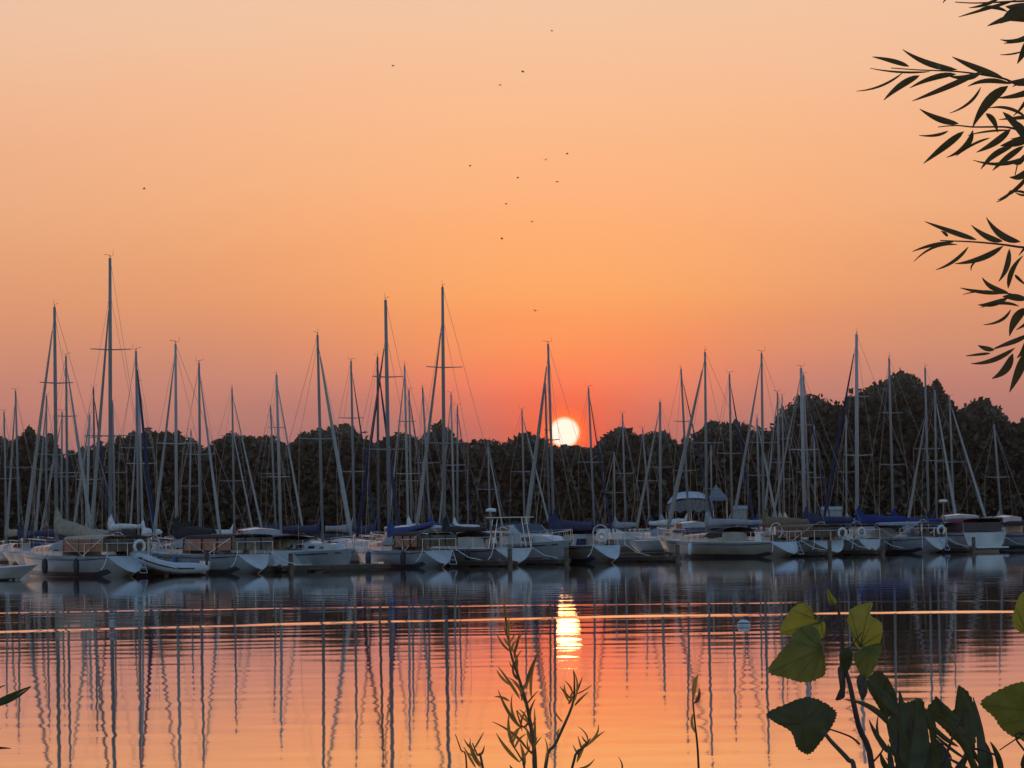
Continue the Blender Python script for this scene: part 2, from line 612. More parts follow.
def tree(px, top_y, D, half_px, matl, seed, label, dens=1.0, base_frac=0.15, airy=0.0):
    r = np.random.default_rng(seed)
    top = at(px, top_y, D)
    gz = ground_h(top.x, D)
    Ht = top.z - gz
    hw = half_px * D / F
    root = empty('shore_tree', (top.x, D, gz))
    tag(root, label, 'tree', 'trees along the far shore')
    # trunk and limbs
    tb = MB()
    lean = r.uniform(-0.8, 0.8)
    tb.tube([(0, 0, -0.3), (lean * 0.3, 0, Ht * 0.3), (lean, 0.1, Ht * 0.62), (lean * 1.1, 0, Ht * 0.88)], [0.028 * Ht, 0.021 * Ht, 0.012 * Ht, 0.004 * Ht], 8)
    for k in range(7):
        a = k * 2.4 + r.uniform(-0.4, 0.4)
        z0 = Ht * r.uniform(0.25, 0.6)
        ln = hw * r.uniform(0.5, 0.85)
        tb.tube([(lean * z0 / Ht, 0, z0), (lean * z0 / Ht + math.cos(a) * ln * 0.5, math.sin(a) * ln * 0.5, z0 + Ht * 0.10),
                 (lean * z0 / Ht + math.cos(a) * ln, math.sin(a) * ln, z0 + Ht * r.uniform(0.16, 0.28))], [0.010 * Ht, 0.007 * Ht, 0.002 * Ht], 5)
    tb.build('trunk', M_BARK, root, smooth=True)
    # crown: lobes of foliage of uneven size
    pts, outs = [], []
    nl = int(20 + 9 * r.uniform())
    ch = Ht * (1 - base_frac)
    for k in range(nl):
        f = (k + 0.5) / nl
        zc = Ht * base_frac + ch * (0.12 + 0.78 * f)
        rad = hw * math.sqrt(max(0.08, 1 - ((f - 0.42) / 0.62) ** 2))
        a = k * 2.39996 + r.uniform(-0.5, 0.5)
        rr = rad * (0.25 + 0.75 * math.sqrt(r.uniform())) * (0.62 if f < 0.9 else 0.2)
        lr = hw * r.uniform(0.22, 0.56) * (1.0 if f < 0.7 else 0.75)
        if k == nl - 1:
            rr, lr = hw * 0.25 * r.uniform(-1, 1), hw * r.uniform(0.22, 0.34)
            zc = Ht - lr * 0.80
        c = np.array([rr * math.cos(a), rr * math.sin(a), min(zc, Ht - lr * 0.80)])
        npt = int(dens * 230 * (lr / 2.3) ** 2 * 2.3)
        d = r.normal(size=(npt, 3))
        d /= np.linalg.norm(d, axis=1)[:, None]
        rad_ = lr * (1.08 - np.abs(r.normal(0, 0.34, npt)))[:, None]
        lump = 1 + 0.22 * np.sin(d[:, :1] * 5 + k) * np.sin(d[:, 1:2] * 6 + 2 * k) + 0.15 * np.sin(d[:, 2:3] * 9 + k)
        P = c + d * rad_ * lump * np.array([1, 1, 0.82])
        if airy:
            P = P[r.uniform(size=len(P)) > airy]
            d = d[:len(P)]
        pts.append(P)
        outs.append(d)
    P = np.concatenate(pts)
    V, Q = leaf_quads(P, 0.235, np.concatenate(outs), seed)
    np_mesh('crown', V, Q, matl, root)
    return root


TREES = [  # px, top, D, half width px, material, label
    (-60, 440, 556, 44, 1, 'dark tree mostly outside the left edge of the wood'),
    (4, 439, 540, 30, 0, 'low dark tree at the left end of the wood, against the picture edge'),
    (36, 435, 548, 27, 1, 'dark round tree left of the notch in the wood, behind the beige-covered boat'),
    (92, 445, 544, 24, 1, 'dark tree just right of the notch in the wood, behind the tallest mast'),
    (128, 438, 552, 27, 3, 'brownish tree behind the paired masts right of the tallest mast'),
    (166, 433, 540, 30, 1, 'broad dark tree behind the mast with its stay slanting down left over the dinghy'),
    (232, 431, 550, 15, 0, 'thin feathery tree with sky showing through, behind a lone mast left of centre'),
    (262, 439, 538, 27, 3, 'brownish tree behind the close pair of thin masts'),
    (318, 431, 546, 26, 1, 'dark tree crown behind the white sloop with cream dodger'),
    (344, 431, 534, 20, 3, 'brownish tree filling the gap right of the white sloop mast'),
    (394, 436, 548, 24, 1, 'dark low tree behind the mast over the blue boom cover'),
    (442, 428, 542, 15, 0, 'small round dome-shaped tree behind the second tallest mast'),
    (484, 442, 536, 30, 3, 'low brownish tree behind the short mast left of the sun'),
    (530, 441, 544, 28, 3, 'low tree immediately left of the setting sun'),
    (572, 446, 552, 26, 3, 'lowest tree, cutting off the bottom edge of the setting sun'),
    (622, 432, 540, 28, 3, 'rounded reddish tree immediately right of the setting sun'),
    (660, 432, 548, 22, 0, 'olive tree left of the white marquee, behind a stubby mast'),
    (706, 430, 534, 18, 0, 'loose olive tree rising right above the white marquee'),
    (736, 424, 542, 26, 1, 'dark tree right of the white marquee, below the tall right-hand trees'),
    (806, 397, 548, 36, 1, 'tall dark tree behind the twin masts, left end of the high right-hand trees'),
    (864, 388, 560, 30, 2, 'tall green tree behind the tall mast with royal blue boom cover'),
    (902, 374, 544, 34, 1, 'highest tree of the wood, dark and bushy with a jagged top'),
    (937, 384, 564, 18, 2, 'narrow tall tree right of the highest tree'),
    (980, 402, 546, 30, 1, 'broad dark tree near the right edge, below the hanging willow leaves'),
    (1030, 424, 554, 22, 2, 'green tree cut by the right picture edge'),
    (1100, 412, 548, 46, 1, 'dark tree beyond the right end of the view'),
]
for k, (px, ty, D, hp, mi, lab) in enumerate(TREES):
    tree(px, ty, D, hp, M_LEAFS[mi], 100 + k, lab, dens=1.15, airy=0.35 if px == 232 else 0.0)

# the rest of the wood, one mass behind and between them
r_ = np.random.default_rng(77)
n = 250000
xx = r_.uniform(-125, 130, n)
dd = 524 + 66 * r_.uniform(size=n) ** 1.3
pxs = 512 + xx / dd * F
sky_y = np.interp(pxs, PX, PY)
lump = 7.0 * np.sin(xx * 0.65) * np.sin(xx * 0.24 + 1) + 4.0 * np.sin(xx * 1.5 + dd * 0.25) + 2.0 * np.sin(xx * 3.1 + dd * 0.5)
topz = CAMH + (525.3 - (pxs - 512) * math.tan(ROLL) - sky_y - 2.5 + lump) * dd / F
gz = np.array([ground_h(a, b) for a, b in zip(xx, dd)])
u = r_.uniform(size=n) ** 0.75
zzp = gz + (topz - gz) * u
V, Q = leaf_quads(np.stack([xx, dd, zzp], 1), 0.58, None, 3)
o = np_mesh('woodland', V, Q, M_LEAFS[0])
tag(o, 'dark mass of leafy wood along the far shore behind the boats', 'woodland', kind='stuff')

# ------------------------------------------------------------------ white marquee and small canopy on the far shore


def marquee():
    D = 519.0
    a, b = at(667, 500, D), at(712, 500, D)
    cx, wdt = (a.x + b.x) / 2, (b.x - a.x)
    base = 0.5
    root = empty('marquee_tent', (cx, D, base))
    tag(root, 'white marquee tent with rounded roof among trees, right of the setting sun', 'tent')
    z0 = at(690, 505, D).z - base
    z1 = at(690, 491.5, D).z - base
    rows = []
    for k in range(13):
        f = k / 12
        x = -wdt / 2 + wdt * f
        hgt = (1 - abs(2 * f - 1) ** 3.4)
        rows.append([(x, yy, z0 + (z1 - z0) * (0.15 + 0.85 * hgt) * (1 - 0.5 * (abs(yy) / 4.4) ** 2)) for yy in (-4.4, -2.2, 0, 2.2, 4.4)])
    MB().grid(rows).build('roof', M_TENT, root, smooth=True)
    vb = MB()
    for yy in (-4.4, 4.4):
        n = 16
        vb.grid([[(-wdt / 2 + wdt * k / n, yy, z0 + 0.8 * (1 - abs(2 * k / n - 1) ** 2.6)), (-wdt / 2 + wdt * k / n, yy, z0 - 1.0 - 0.25 * math.sin(k * 1.9))] for k in range(n + 1)])
    for xe in (-wdt / 2, wdt / 2):
        vb.grid([[(xe, -4.4 + 1.1 * k, z0 + 0.1), (xe, -4.4 + 1.1 * k, z0 - 1.0)] for k in range(9)])
    vb.build('valance', mat('tent_side_fabric', (0.15, 0.155, 0.17), 0.8, var=0.25), root)
    for xx_ in (-wdt / 2 + 0.05, 0, wdt / 2 - 0.05):
        for yy in (-4.3, 4.3):
            MB().tube([(xx_, yy, 0), (xx_, yy, z0 + 0.05)], 0.06).build('pole', M_STEEL, root)


def canopy(px0, px1, ytop, yeave, D, label, m1, base=0.5):
    a, b = at(px0, yeave, D), at(px1, yeave, D)
    cx, h = (a.x + b.x) / 2, (b.x - a.x) / 2
    root = empty('pop_up_canopy', (cx, D, base))
    tag(root, label, 'canopy')
    z0, z1 = a.z - base, at((px0 + px1) / 2, ytop, D).z - base
    MB().add([(-h, -h, z0), (h, -h, z0), (h, h, z0), (-h, h, z0), (-0.25 * h, 0, z1), (-h, -h, z0 - 0.5), (h, -h, z0 - 0.5), (h, h, z0 - 0.5), (-h, h, z0 - 0.5)],
             [(0, 1, 4), (1, 2, 4), (2, 3, 4), (3, 0, 4), (0, 5, 6, 1), (1, 6, 7, 2), (2, 7, 8, 3), (3, 8, 5, 0)]).build('roof', m1, root)
    for sx in (-1, 1):
        for sy in (-1, 1):
            MB().tube([(sx * h * 0.96, sy * h * 0.96, 0), (sx * h * 0.96, sy * h * 0.96, z0)], 0.03).build('pole', M_STEEL, root)


marquee()
canopy(709, 727, 484.5, 497.5, 516, 'small peaked grey-blue canopy at the right end of the white marquee', mat('grey_blue_canopy_fabric', (0.17, 0.19, 0.24), 0.8))


def shed(px0, px1, y0, D, label):
    a, b = at(px0, y0, D), at(px1, y0, D)
    root = empty('shore_shed', ((a.x + b.x) / 2, D, 0.6))
    tag(root, label, 'shed')
    h = (b.x - a.x) / 2
    z = a.z - 0.6
    MB().box(-h, h, -1.2, 1.2, 0, z - 0.3).build('wall', mat('shed_paint', (0.34, 0.35, 0.36), 0.8), root)
    MB().add([(-h - .15, -1.4, z - .298), (h + .15, -1.4, z - .298), (h + .15, 1.4, z - .298), (-h - .15, 1.4, z - .298), (-h - .15, 0, z + .2), (h + .15, 0, z + .2)],
             [(0, 1, 5, 4), (2, 3, 4, 5), (0, 4, 3), (1, 2, 5), (0, 3, 2, 1)]).build('roof', mat('shed_roof', (0.42, 0.44, 0.46), 0.7), root)
    MB().box(-0.35, 0.35, -1.225, -1.203, 0, 1.7).build('door', mat('shed_door', (0.2, 0.19, 0.18), 0.8), root)


shed(734, 746, 507, 520, 'small pale shed on the shore, right of the white marquee')
shed(822, 841, 508, 521, 'low pale shed under the tall right-hand trees, behind the twin masts')

# ------------------------------------------------------------------ boats
HX, HY = -0.52, 0.854       # heading of a boat lying bow-left, stern towards the camera


def Dfront(px):
    """distance of the front row's outer ends"""
    return CAMH * F / (np.interp(px, [0, 120, 240, 350, 540, 750, 1024], [579, 576, 572, 569.5, 564.5, 557, 550]) - hor(px))


def hull_shape(L, B, J, fb, kind='sail', sb=0.6):
    xs, xb = -(L - J), J
    n = 13
    st = []
    for i in range(n):
        t_ = i / (n - 1)
        if kind == 'sail':
            b = B / 2 * (sb + (1 - sb) * math.sin(min(1, t_ / 0.42) * PI / 2)) if t_ < 0.42 else B / 2 * max(0.012, (1 - ((t_ - 0.42) / 0.58) ** 2.1))
        else:
            b = B / 2 * (0.93 + 0.07 * min(1, t_ / 0.3)) if t_ < 0.5 else B / 2 * max(0.012, (1 - ((t_ - 0.5) / 0.5) ** 2.4))
        zs = fb * (1.0 + 0.32 * t_ ** 2 + 0.06 * (1 - t_) ** 2)
        if kind == 'sail':
            zk = 0.16 if t_ == 0 else (-0.10 if t_ < 0.1 else -0.34)
        else:
            zk = -0.3
        st.append((t_, b, zs, zk))
    return xs, xb, st


def build_hull(root, L, B, J, fb, hullm, stripem, kind='sail', detail=True, sb=0.6, rake=0.55, trm=None):
    xs, xb, st = hull_shape(L, B, J, fb, kind, sb)
    S = [0, 0.12, 0.28, 0.46, 0.64, 0.82, 1.0]

    def pt(i, s, side, off=0.0):
        t_, b, zs, zk = st[i]
        deckx = xs + (xb - xs) * t_
        rake_b = 0.95 if kind == 'sail' else 1.1
        wx = (xs + 0.0) + ((xb - rake_b) - xs) * t_
        if kind == 'sail':     # reversed transom: foot further aft than the deck edge
            deckx = (xs + rake) + (xb - xs - rake) * t_
        x = wx + (deckx - wx) * s
        g = s ** (0.62 if t_ > 0.02 else 0.58) if kind == 'sail' else s ** 0.34
        if t_ > 0.75:
            g = s ** (0.62 + (t_ - 0.75) * 1.6)
        return (x, side * (b * g + off), zk + (zs - zk) * s)

    mb = MB()
    rows_ = []
    for i in range(len(st)):
        r = [pt(i, s, -1) for s in reversed(S)] + [pt(i, s, 1) for s in S[1:]]
        rows_.append(r)
    mb.grid(rows_)
    mb.build('hull', hullm, root, smooth=True)
    # transom, a shade apart from the topsides
    loop = [pt(0, s, -1) for s in reversed(S)] + [pt(0, s, 1) for s in S[1:]]
    c = tuple(sum(p[k] for p in loop) / len(loop) for k in range(3))
    tr = MB().add(loop + [(c[0] - 0.05, c[1], c[2])], [(k, k + 1, len(loop)) for k in range(len(loop) - 1)] + [(len(loop) - 1, 0, len(loop))])
    tro = tr.build('transom', trm or (M_GEL if hullm is not M_NAVYHULL else hullm), root, smooth=False)
    # deck
    dk = MB()
    dk.grid([[(pt(i, 1, -1)[0], -st[i][1] * (1 - 0.02), st[i][2] + 0.004), (pt(i, 1, 1)[0], 0, st[i][2] + 0.05), (pt(i, 1, 1)[0], st[i][1] * (1 - 0.02), st[i][2] + 0.004)] for i in range(len(st))])
    dk.build('deck', M_DECK, root, smooth=True)
    # stripes: boot top at the waterline and a cove line under the sheer
    for (s0, s1, mm, nm) in (((0.30, 0.46, M_BOOT, 'boot_stripe'), (0.86, 0.91, stripem, 'cove_stripe')) if detail else ((0.30, 0.46, M_BOOT, 'boot_stripe'),)):
        b_ = MB()
        for side in (-1, 1):
            b_.grid([[pt(i, s0, side, 0.006), pt(i, s1, side, 0.006)] for i in range(1 if s0 < .6 else 0, len(st))])
        b_.build(nm, mm, root, smooth=True)
    return xs, xb, st, tro


def interp_st(st, xs, xb, x):
    t_ = min(1, max(0, (x - xs) / (xb - xs)))
    b = np.interp(t_, [s[0] for s in st], [s[1] for s in st])
    z = np.interp(t_, [s[0] for s in st], [s[2] for s in st])
    return float(b), float(z)


def canopy_mesh(x0, x1, hw, z0, z1, n=8, thick=0.03, droop=0.25):
    mb = MB()
    for dz in (0, -thick):
        rr = []
        for x, f in ((x0, 0.86), ((x0 * 2 + x1) / 3, 1), ((x0 + x1 * 2) / 3, 1), (x1, 0.9)):
            rr.append([(x, -hw * math.cos(PI * k / n), z0 + (z1 - z0) * f * (max(0, math.sin(PI * k / n)) ** 0.45) + dz) for k in range(n + 1)])
        mb.grid(rr)
    return mb


def sailboat(b):
    r = random.Random(b['seed'])
    D = b['D']
    base = at(b['bx'], b['by'], D)
    top = at(b['top'][0], b['top'][1], D)
    J, L, B = b['J'], b['L'], b['B']
    bow = b['bow']
    jit = math.radians(r.uniform(-7, 7))
    hd_ = math.atan2(HY * (1 if bow < 0 else -1), HX * (1 if bow < 0 else -1)) + jit
    k = b['detail']
    root = empty('sailboat', (base.x, D, 0), hd_)
    tag(root, b['label'], 'sailboat', 'sailboats moored in the marina')
    inv = Matrix.Rotation(-hd_, 3, 'Z')

    def loc(p):
        return inv @ (Vector(p) - Vector((base.x, D, 0)))

    fb = (0.70 if L > 8.2 else 0.62) + r.uniform(-0.05, 0.07)
    xs, xb, st, tro = build_hull(root, L, B, J, fb, b['hull'], b['stripe'], 'sail', k > 0, r.uniform(0.42, 0.70), r.choice((0.2, 0.45, 0.7, 0.85)), r.choice((M_GEL, M_GEL, M_GREYHULL, b['hull'])))
    _, zd = interp_st(st, xs, xb, 0)
    mt = loc(top)
    mz = mt.z
    foot = Vector((0, 0, zd + 0.35))
    # place the visible lean of the mast
    lb = loc(base)
    sl = Vector((mt.x - lb.x, mt.y - lb.y)) / max(0.1, mt.z - lb.z)
    foot.x, foot.y = lb.x + sl.x * (foot.z - lb.z), lb.y + sl.y * (foot.z - lb.z)

    def on_mast(z):
        f = (z - foot.z) / (mt.z - foot.z)
        return foot + (mt - foot) * f
    mr = 0.046 + 0.0022 * mz + b.get('mr', 0)
    mm = b['mast_m']
    mo = MB().tube([foot - Vector((0, 0, 0.3)), on_mast(foot.z + (mz - foot.z) * 0.7), mt], [mr, mr * 0.95, mr * 0.72], 8).build('mast', mm, root, smooth=True)
    # spreaders lie across the boat
    for f, sw in (((0.50, 0.95),) if mz < 10.5 else ((0.38, 0.95), (0.68, 0.75))):
        p_ = on_mast(foot.z + (mz - foot.z) * f)
        sw *= b.get('sp', 1.0) * B / 2.9
        MB().tube([(p_.x - 0.12, p_.y - sw, p_.z + 0.03), p_, (p_.x - 0.12, p_.y + sw, p_.z + 0.03)], [0.018, 0.03, 0.018], 6).build('spreader', mm, mo)
    # masthead: crane, vane and whip aerial
    vb = MB()
    s_ = r.choice((-1, 1))
    vb.tube([mt, (mt.x + 0.02, mt.y, mt.z + 0.12)], 0.014, 5)
    vb.tube([(mt.x - 0.05, mt.y - 0.02, mt.z + 0.11), (mt.x + 0.1, mt.y + s_ * 0.22, mt.z + 0.16)], 0.009, 5)
    vb.tube([(mt.x - 0.05, mt.y, mt.z + 0.04), (mt.x - 0.14, mt.y - s_ * 0.10, mt.z + 0.12), (mt.x - 0.14, mt.y - s_ * 0.10, mt.z + 0.30)], 0.007, 5)
    vb.build('wind_vane', M_BLACK, mo)
    # standing rigging
    ff = b.get('frac', 0.97)
    hp = on_mast(foot.z + (mz - foot.z) * ff)
    bowp = Vector((xb - 0.15, 0, interp_st(st, xs, xb, xb)[1] + 0.08))
    if b.get('jib', True):
        jm = b.get('jib_m', M_SAIL)
        a0 = bowp + (hp - bowp) * 0.04
        a1 = bowp + (hp - bowp) * 0.93
        q_ = [a0 + (a1 - a0) * f for f in (0, 0.08, 0.3, 0.6, 0.85, 1)]
        jr = b.get('jr', 0.075)
        MB().tube(q_, [jr * 0.7, jr * 1.15, jr * 1.1, jr * 0.85, jr * 0.6, jr * 0.35], 7).build('furled_jib', jm, root, smooth=True)
    MB().tube([bowp, hp], 0.011, 4).build('forestay', M_WIRE, root)
    if b.get('cutter'):
        bp_ = Vector((b['cutter'] * J, 0, zd + 0.15))
        h2 = on_mast(foot.z + (mz - foot.z) * 0.72)
        MB().tube([bp_, bp_ + (h2 - bp_) * .5, h2], [0.07, 0.055, 0.03], 6).build('staysail', M_SAIL, root, smooth=True)
    for side in (-1, 1):
        bb, zz_ = interp_st(st, xs, xb, -0.15)
        sp_ = on_mast(foot.z + (mz - foot.z) * (0.50 if mz < 10.5 else 0.38))
        spt = Vector((sp_.x - 0.12, sp_.y + side * 0.95 * b.get('sp', 1.0) * B / 2.9, sp_.z + 0.03))
        MB().tube([(-0.15, side * bb * 0.93, zz_), spt, hp], 0.008, 4).build('shroud', M_WIRE, root)
    stern = Vector((xs + 0.5, 0, interp_st(st, xs, xb, xs)[1]))
    MB().tube([stern, mt], 0.008, 4).build('backstay', M_WIRE, root)
    # boom and cover
    blen = min(J * 1.15 + 0.4, (L - J) * 0.78)
    bz = b.get('bz', 1.52) + r.uniform(-0.06, 0.10)
    bend = Vector((-blen, r.uniform(-.12, .12), bz + b.get('brise', 0.12)))
    bm0 = on_mast(bz)
    bo = MB().tube([bm0, bend], 0.055, 7).build('boom', mm, root, smooth=True)
    cov = canvas(b['cover'])
    rr = []
    hc = b.get('hc', 0.42)
    for f in (0, 0.05, 0.12, 0.25, 0.45, 0.7, 0.9, 1.0):
        c_ = bm0 + (bend - bm0) * f
        hgt = hc * (1 - 0.62 * f) + (0.55 * max(0, 1 - f / 0.12)) + 0.03 * math.sin(f * 23 + b['seed'])
        wd_ = 0.14 * (1 - 0.35 * f)
        dn = 0.09
        ring = [(c_.x, c_.y + wd_ * sy, c_.z + zz__) for sy, zz__ in ((0, -dn), (0.8, -dn * 0.3), (1.0, hgt * 0.25), (0.55, hgt * 0.7), (0, hgt), (-0.55, hgt * 0.7), (-1.0, hgt * 0.25), (-0.8, -dn * 0.3))]
        rr.append(ring)
    cb = MB().grid(rr, close=True)
    cb.add(rr[-1], [tuple(range(8))])
    cb.build('sail_cover', cov, bo, smooth=True)
    # coachroof
    c0, c1 = -2.1, min(1.5, J * 0.5)
    h0, h1 = 0.50, 0.30
    prof = []
    for x, h, wf in ((c0, h0, 0.62), (c0 + 0.9, h0 * 0.96, 0.66), (0, h1 + 0.12, 0.60), (c1, h1, 0.46), (c1 + 0.45, 0.03, 0.40)):
        bb, zz_ = interp_st(st, xs, xb, x)
        wv_ = bb * wf
        z_ = zz_ - 0.03
        prof.append([(x, -wv_, z_), (x, -wv_ * 0.90, z_ + h * 0.85), (x, -wv_ * 0.55, z_ + h), (x, 0, z_ + h * 1.06), (x, wv_ * 0.55, z_ + h), (x, wv_ * 0.90, z_ + h * 0.85), (x, wv_, z_)])
    cbn = MB().grid(prof)
    cbn.add(prof[0], [tuple(range(6, -1, -1))])
    cabin = cbn.build('cabin', M_GEL if b['hull'] is not M_CREAM else M_CREAM, root)
    if k:
        for side in (-1, 1):
            for (x0, x1, ha, hb) in ((-1.75, -1.15, 0.20, 0.36), (-0.95, -0.35, 0.19, 0.34), (-0.1, 0.35, 0.16, 0.28), (0.6, 0.9, 0.13, 0.22)):
                if x1 > c1:
                    continue

                def wp(x, h):
                    bb, zz_ = interp_st(st, xs, xb, x)
                    wfx = np.interp(x, [c0, c0 + 0.9, 0, c1], [0.62, 0.66, 0.60, 0.46])
                    hx = np.interp(x, [c0, c0 + 0.9, 0, c1], [h0, h0 * .96, h1 + .12, h1])
                    return (x, side * (bb * wfx * (1 - 0.10 * h / (hx * 0.85)) + 0.008), zz_ - 0.03 + h)
                MB().add([wp(x0, ha), wp(x1, ha), wp(x1 - 0.05, hb), wp(x0 + 0.05, hb)], [(0, 1, 2, 3)]).build('window', M_GLASS, cabin)
        # hatch and hand rails on the coachroof
        bb, zz_ = interp_st(st, xs, xb, 0.8)
        MB().box(0.45, 0.95, -0.25, 0.25, zz_ + h1 - 0.02, zz_ + h1 + 0.07, 0.03).build('hatch', M_GLASS, cabin)
    # spray dodger and cockpit canopy
    bb, zz_ = interp_st(st, xs, xb, c0)
    if b.get('dodger'):
        dm = canvas(b['dodger'])
        dz = zz_ + 0.74
        dp = []
        n = 8
        for x, f in ((c0 + 0.95, 0.42), (c0 + 0.55, 0.80), (c0 + 0.15, 0.98), (c0 - 0.45, 1.0)):
            dp.append([(x, -bb * 0.68 * math.cos(PI * q / n), zz_ + 0.25 + (dz - zz_ - 0.25) * f * max(0, math.sin(PI * q / n)) ** 0.4) for q in range(n + 1)])
        do = MB().grid(dp).build('dodger', dm, root, smooth=True)
        if k:
            MB().add([(c0 + 0.76, -bb * 0.36, zz_ + 0.52), (c0 + 0.76, bb * 0.36, zz_ + 0.52), (c0 + 0.60, bb * 0.36, zz_ + 0.67), (c0 + 0.60, -bb * 0.36, zz_ + 0.67)], [(0, 1, 2, 3)]).build('dodger_window', M_GLASS, do)
    xa = xs + 0.75
    bs, zs_ = interp_st(st, xs, xb, xa + 0.6)
    if b.get('bimini'):
        bmm = canvas(b['bimini'])
        x1 = c0 - 0.35
        canopy_mesh(xa, x1, bs * 0.86, zs_ + 0.68, zs_ + 0.83).build('bimini', bmm, root, smooth=True)
        for x in (xa + 0.1, x1 - 0.1):
            MB().tube([((xa + x1) / 2, -bs * 0.88, zs_ + 0.02), (x, -bs * 0.85, zs_ + 0.66), (x, -bs * 0.6, zs_ + 0.78), (x, bs * 0.6, zs_ + 0.78), (x, bs * 0.85, zs_ + 0.66), ((xa + x1) / 2, bs * 0.88, zs_ + 0.02)], 0.016, 5).build('bimini_bow', M_STEEL, root)
    if b.get('enclosure'):
        em = mat('vinyl_%s' % b['enclosure'], tuple(c * 0.2 + 0.035 for c in COVERS[b['enclosure']]), 0.3, var=0.7, scale=2.5)
        x1 = c0 - 0.30
        eb = MB()
        zt = zs_ + 0.67
        for side in (-1, 1):
            eb.grid([[(xa + (x1 - xa) * f, side * bs * 0.865, zs_ + 0.18), (xa + (x1 - xa) * f, side * bs * 0.845, zt)] for f in (0, .25, .5, .75, 1)])
        eb.grid([[(xa - 0.02, -bs * 0.86 + 2 * bs * 0.86 * f, zs_ + 0.18), (xa - 0.02, -bs * 0.84 + 2 * bs * 0.84 * f, zt)] for f in (0, .2, .4, .6, .8, 1)])
        eb.build('enclosure', em, root)
        for side in (-1, 1):
            for f in (0, .3, .62, 1):
                x = xa + (x1 - xa) * f
                MB().tube([(x, side * bs * 0.875, zs_ + 0.18), (x, side * bs * 0.855, zt)], 0.03, 4).build('curtain_edge', canvas(b.get('bimini') or 'black'), root)
        for f in (0.3, 0.68):
            yv = -bs * 0.86 + 2 * bs * 0.86 * f
            MB().tube([(xa - 0.035, yv, zs_ + 0.18), (xa - 0.035, yv, zt)], 0.03, 4).build('curtain_edge', canvas(b.get('bimini') or 'black'), root)
    # rails
    rb = MB()
    zt = 0.50
    x0r = xs + 0.55
    bs0, zs0 = interp_st(st, xs, xb, x0r)
    pts_ = [(x0r + 1.3, -interp_st(st, xs, xb, x0r + 1.3)[0] * 0.95, zs0 + zt), (x0r, -bs0 * 0.92, zs0 + zt), (x0r, bs0 * 0.92, zs0 + zt), (x0r + 1.3, interp_st(st, xs, xb, x0r + 1.3)[0] * 0.95, zs0 + zt)]
    rb.tube(pts_, 0.016, 5)
    for p_ in pts_ + [(x0r, 0, zs0 + zt)]:
        rb.tube([(p_[0], p_[1], zs0 - 0.02), p_], 0.014, 5)
    ro = rb.build('stern_rail', M_STEEL, root)
    pb = MB()
    bp1, zp1 = interp_st(st, xs, xb, xb - 1.1)
    arc = [(xb - 1.1, -bp1 * 0.95, zp1 + zt), (xb - 0.35, -0.2, zp1 + zt + 0.06), (xb - 0.12, 0, zp1 + zt + 0.07), (xb - 0.35, 0.2, zp1 + zt + 0.06), (xb - 1.1, bp1 * 0.95, zp1 + zt)]
    pb.tube(arc, 0.016, 5)
    for q in (0, 1, 3, 4):
        p_ = arc[q]
        pb.tube([(p_[0], p_[1], zp1 - 0.02), p_], 0.014, 5)
    pb.build('pulpit', M_STEEL, root)
    if k:
        lb_ = MB()
        for side in (-1, 1):
            ls = []
            for q in range(5):
                x = x0r + 1.3 + (xb - 1.1 - x0r - 1.3) * q / 4
                bq, zq = interp_st(st, xs, xb, x)
                ls.append((x, side * bq * 0.95, zq + zt))
                lb_.tube([(x, side * bq * 0.95, zq - 0.02), (x, side * bq * 0.95, zq + zt)], 0.013, 4)
            lb_.tube(ls, 0.006, 4)
            lb_.tube([(a_, b_, c_ - 0.3) for a_, b_, c_ in ls], 0.005, 4)
        lb_.build('lifeline', M_STEEL, root)
        # wheel pedestal in the cockpit
        wb = MB()
        xw = xs + 1.5
        _, zw = interp_st(st, xs, xb, xw)
        wb.tube([(xw, 0, zw - 0.1), (xw, 0, zw + 0.75)], 0.06, 6)
        wb.torus((xw - 0.12, 0, zw + 0.55), 0.38, 0.02, (0, 1, 0), (0, 0, 1))
        wb.build('wheel', M_STEEL, root)
    if b.get('ring'):
        MB().torus((x0r - 0.06, b['ring'] * bs0, zs0 + 0.36), 0.22, 0.065, (0, 1, 0), (0, 0, 1), a0=-0.3 * PI, a1=1.3 * PI).build('lifebuoy', M_WHITEPL, ro, smooth=True)
    if b.get('front') and bow < 0 and not b.get('fenders'):
        b['fenders'] = [(xs + L * f, 1) for f in (r.uniform(0.15, 0.28), r.uniform(0.36, 0.5))]
    if b.get('front') and bow < 0:
        for side in (-1, 1):
            p0 = Vector((x0r, side * bs0 * 0.9, zs0 + 0.05))
            p1 = Vector((x0r - 0.9, side * (bs0 + 0.7), 0.30))
            MB().tube([p0, (p0 + p1) / 2 - Vector((0, 0, 0.12)), p1], 0.016, 4).build('mooring_line', M_WHITEPL, root)
        # gear in the cockpit and on deck
        for q in range(3):
            xq = xs + r.uniform(1.0, 2.6)
            yq = r.uniform(-0.6, 0.6) * bs0
            sz = r.uniform(0.16, 0.30)
            MB().box(xq - sz, xq + sz, yq - sz * 0.7, yq + sz * 0.7, zs0 - 0.05, zs0 + r.uniform(0.2, 0.5), 0.04).build(r.choice(('deck_box', 'cushion', 'sail_bag')), r.choice((M_BLACK, M_WHITEPL, canvas('navy'), canvas('tan'), M_WOOD)), root, bevel=0.04)
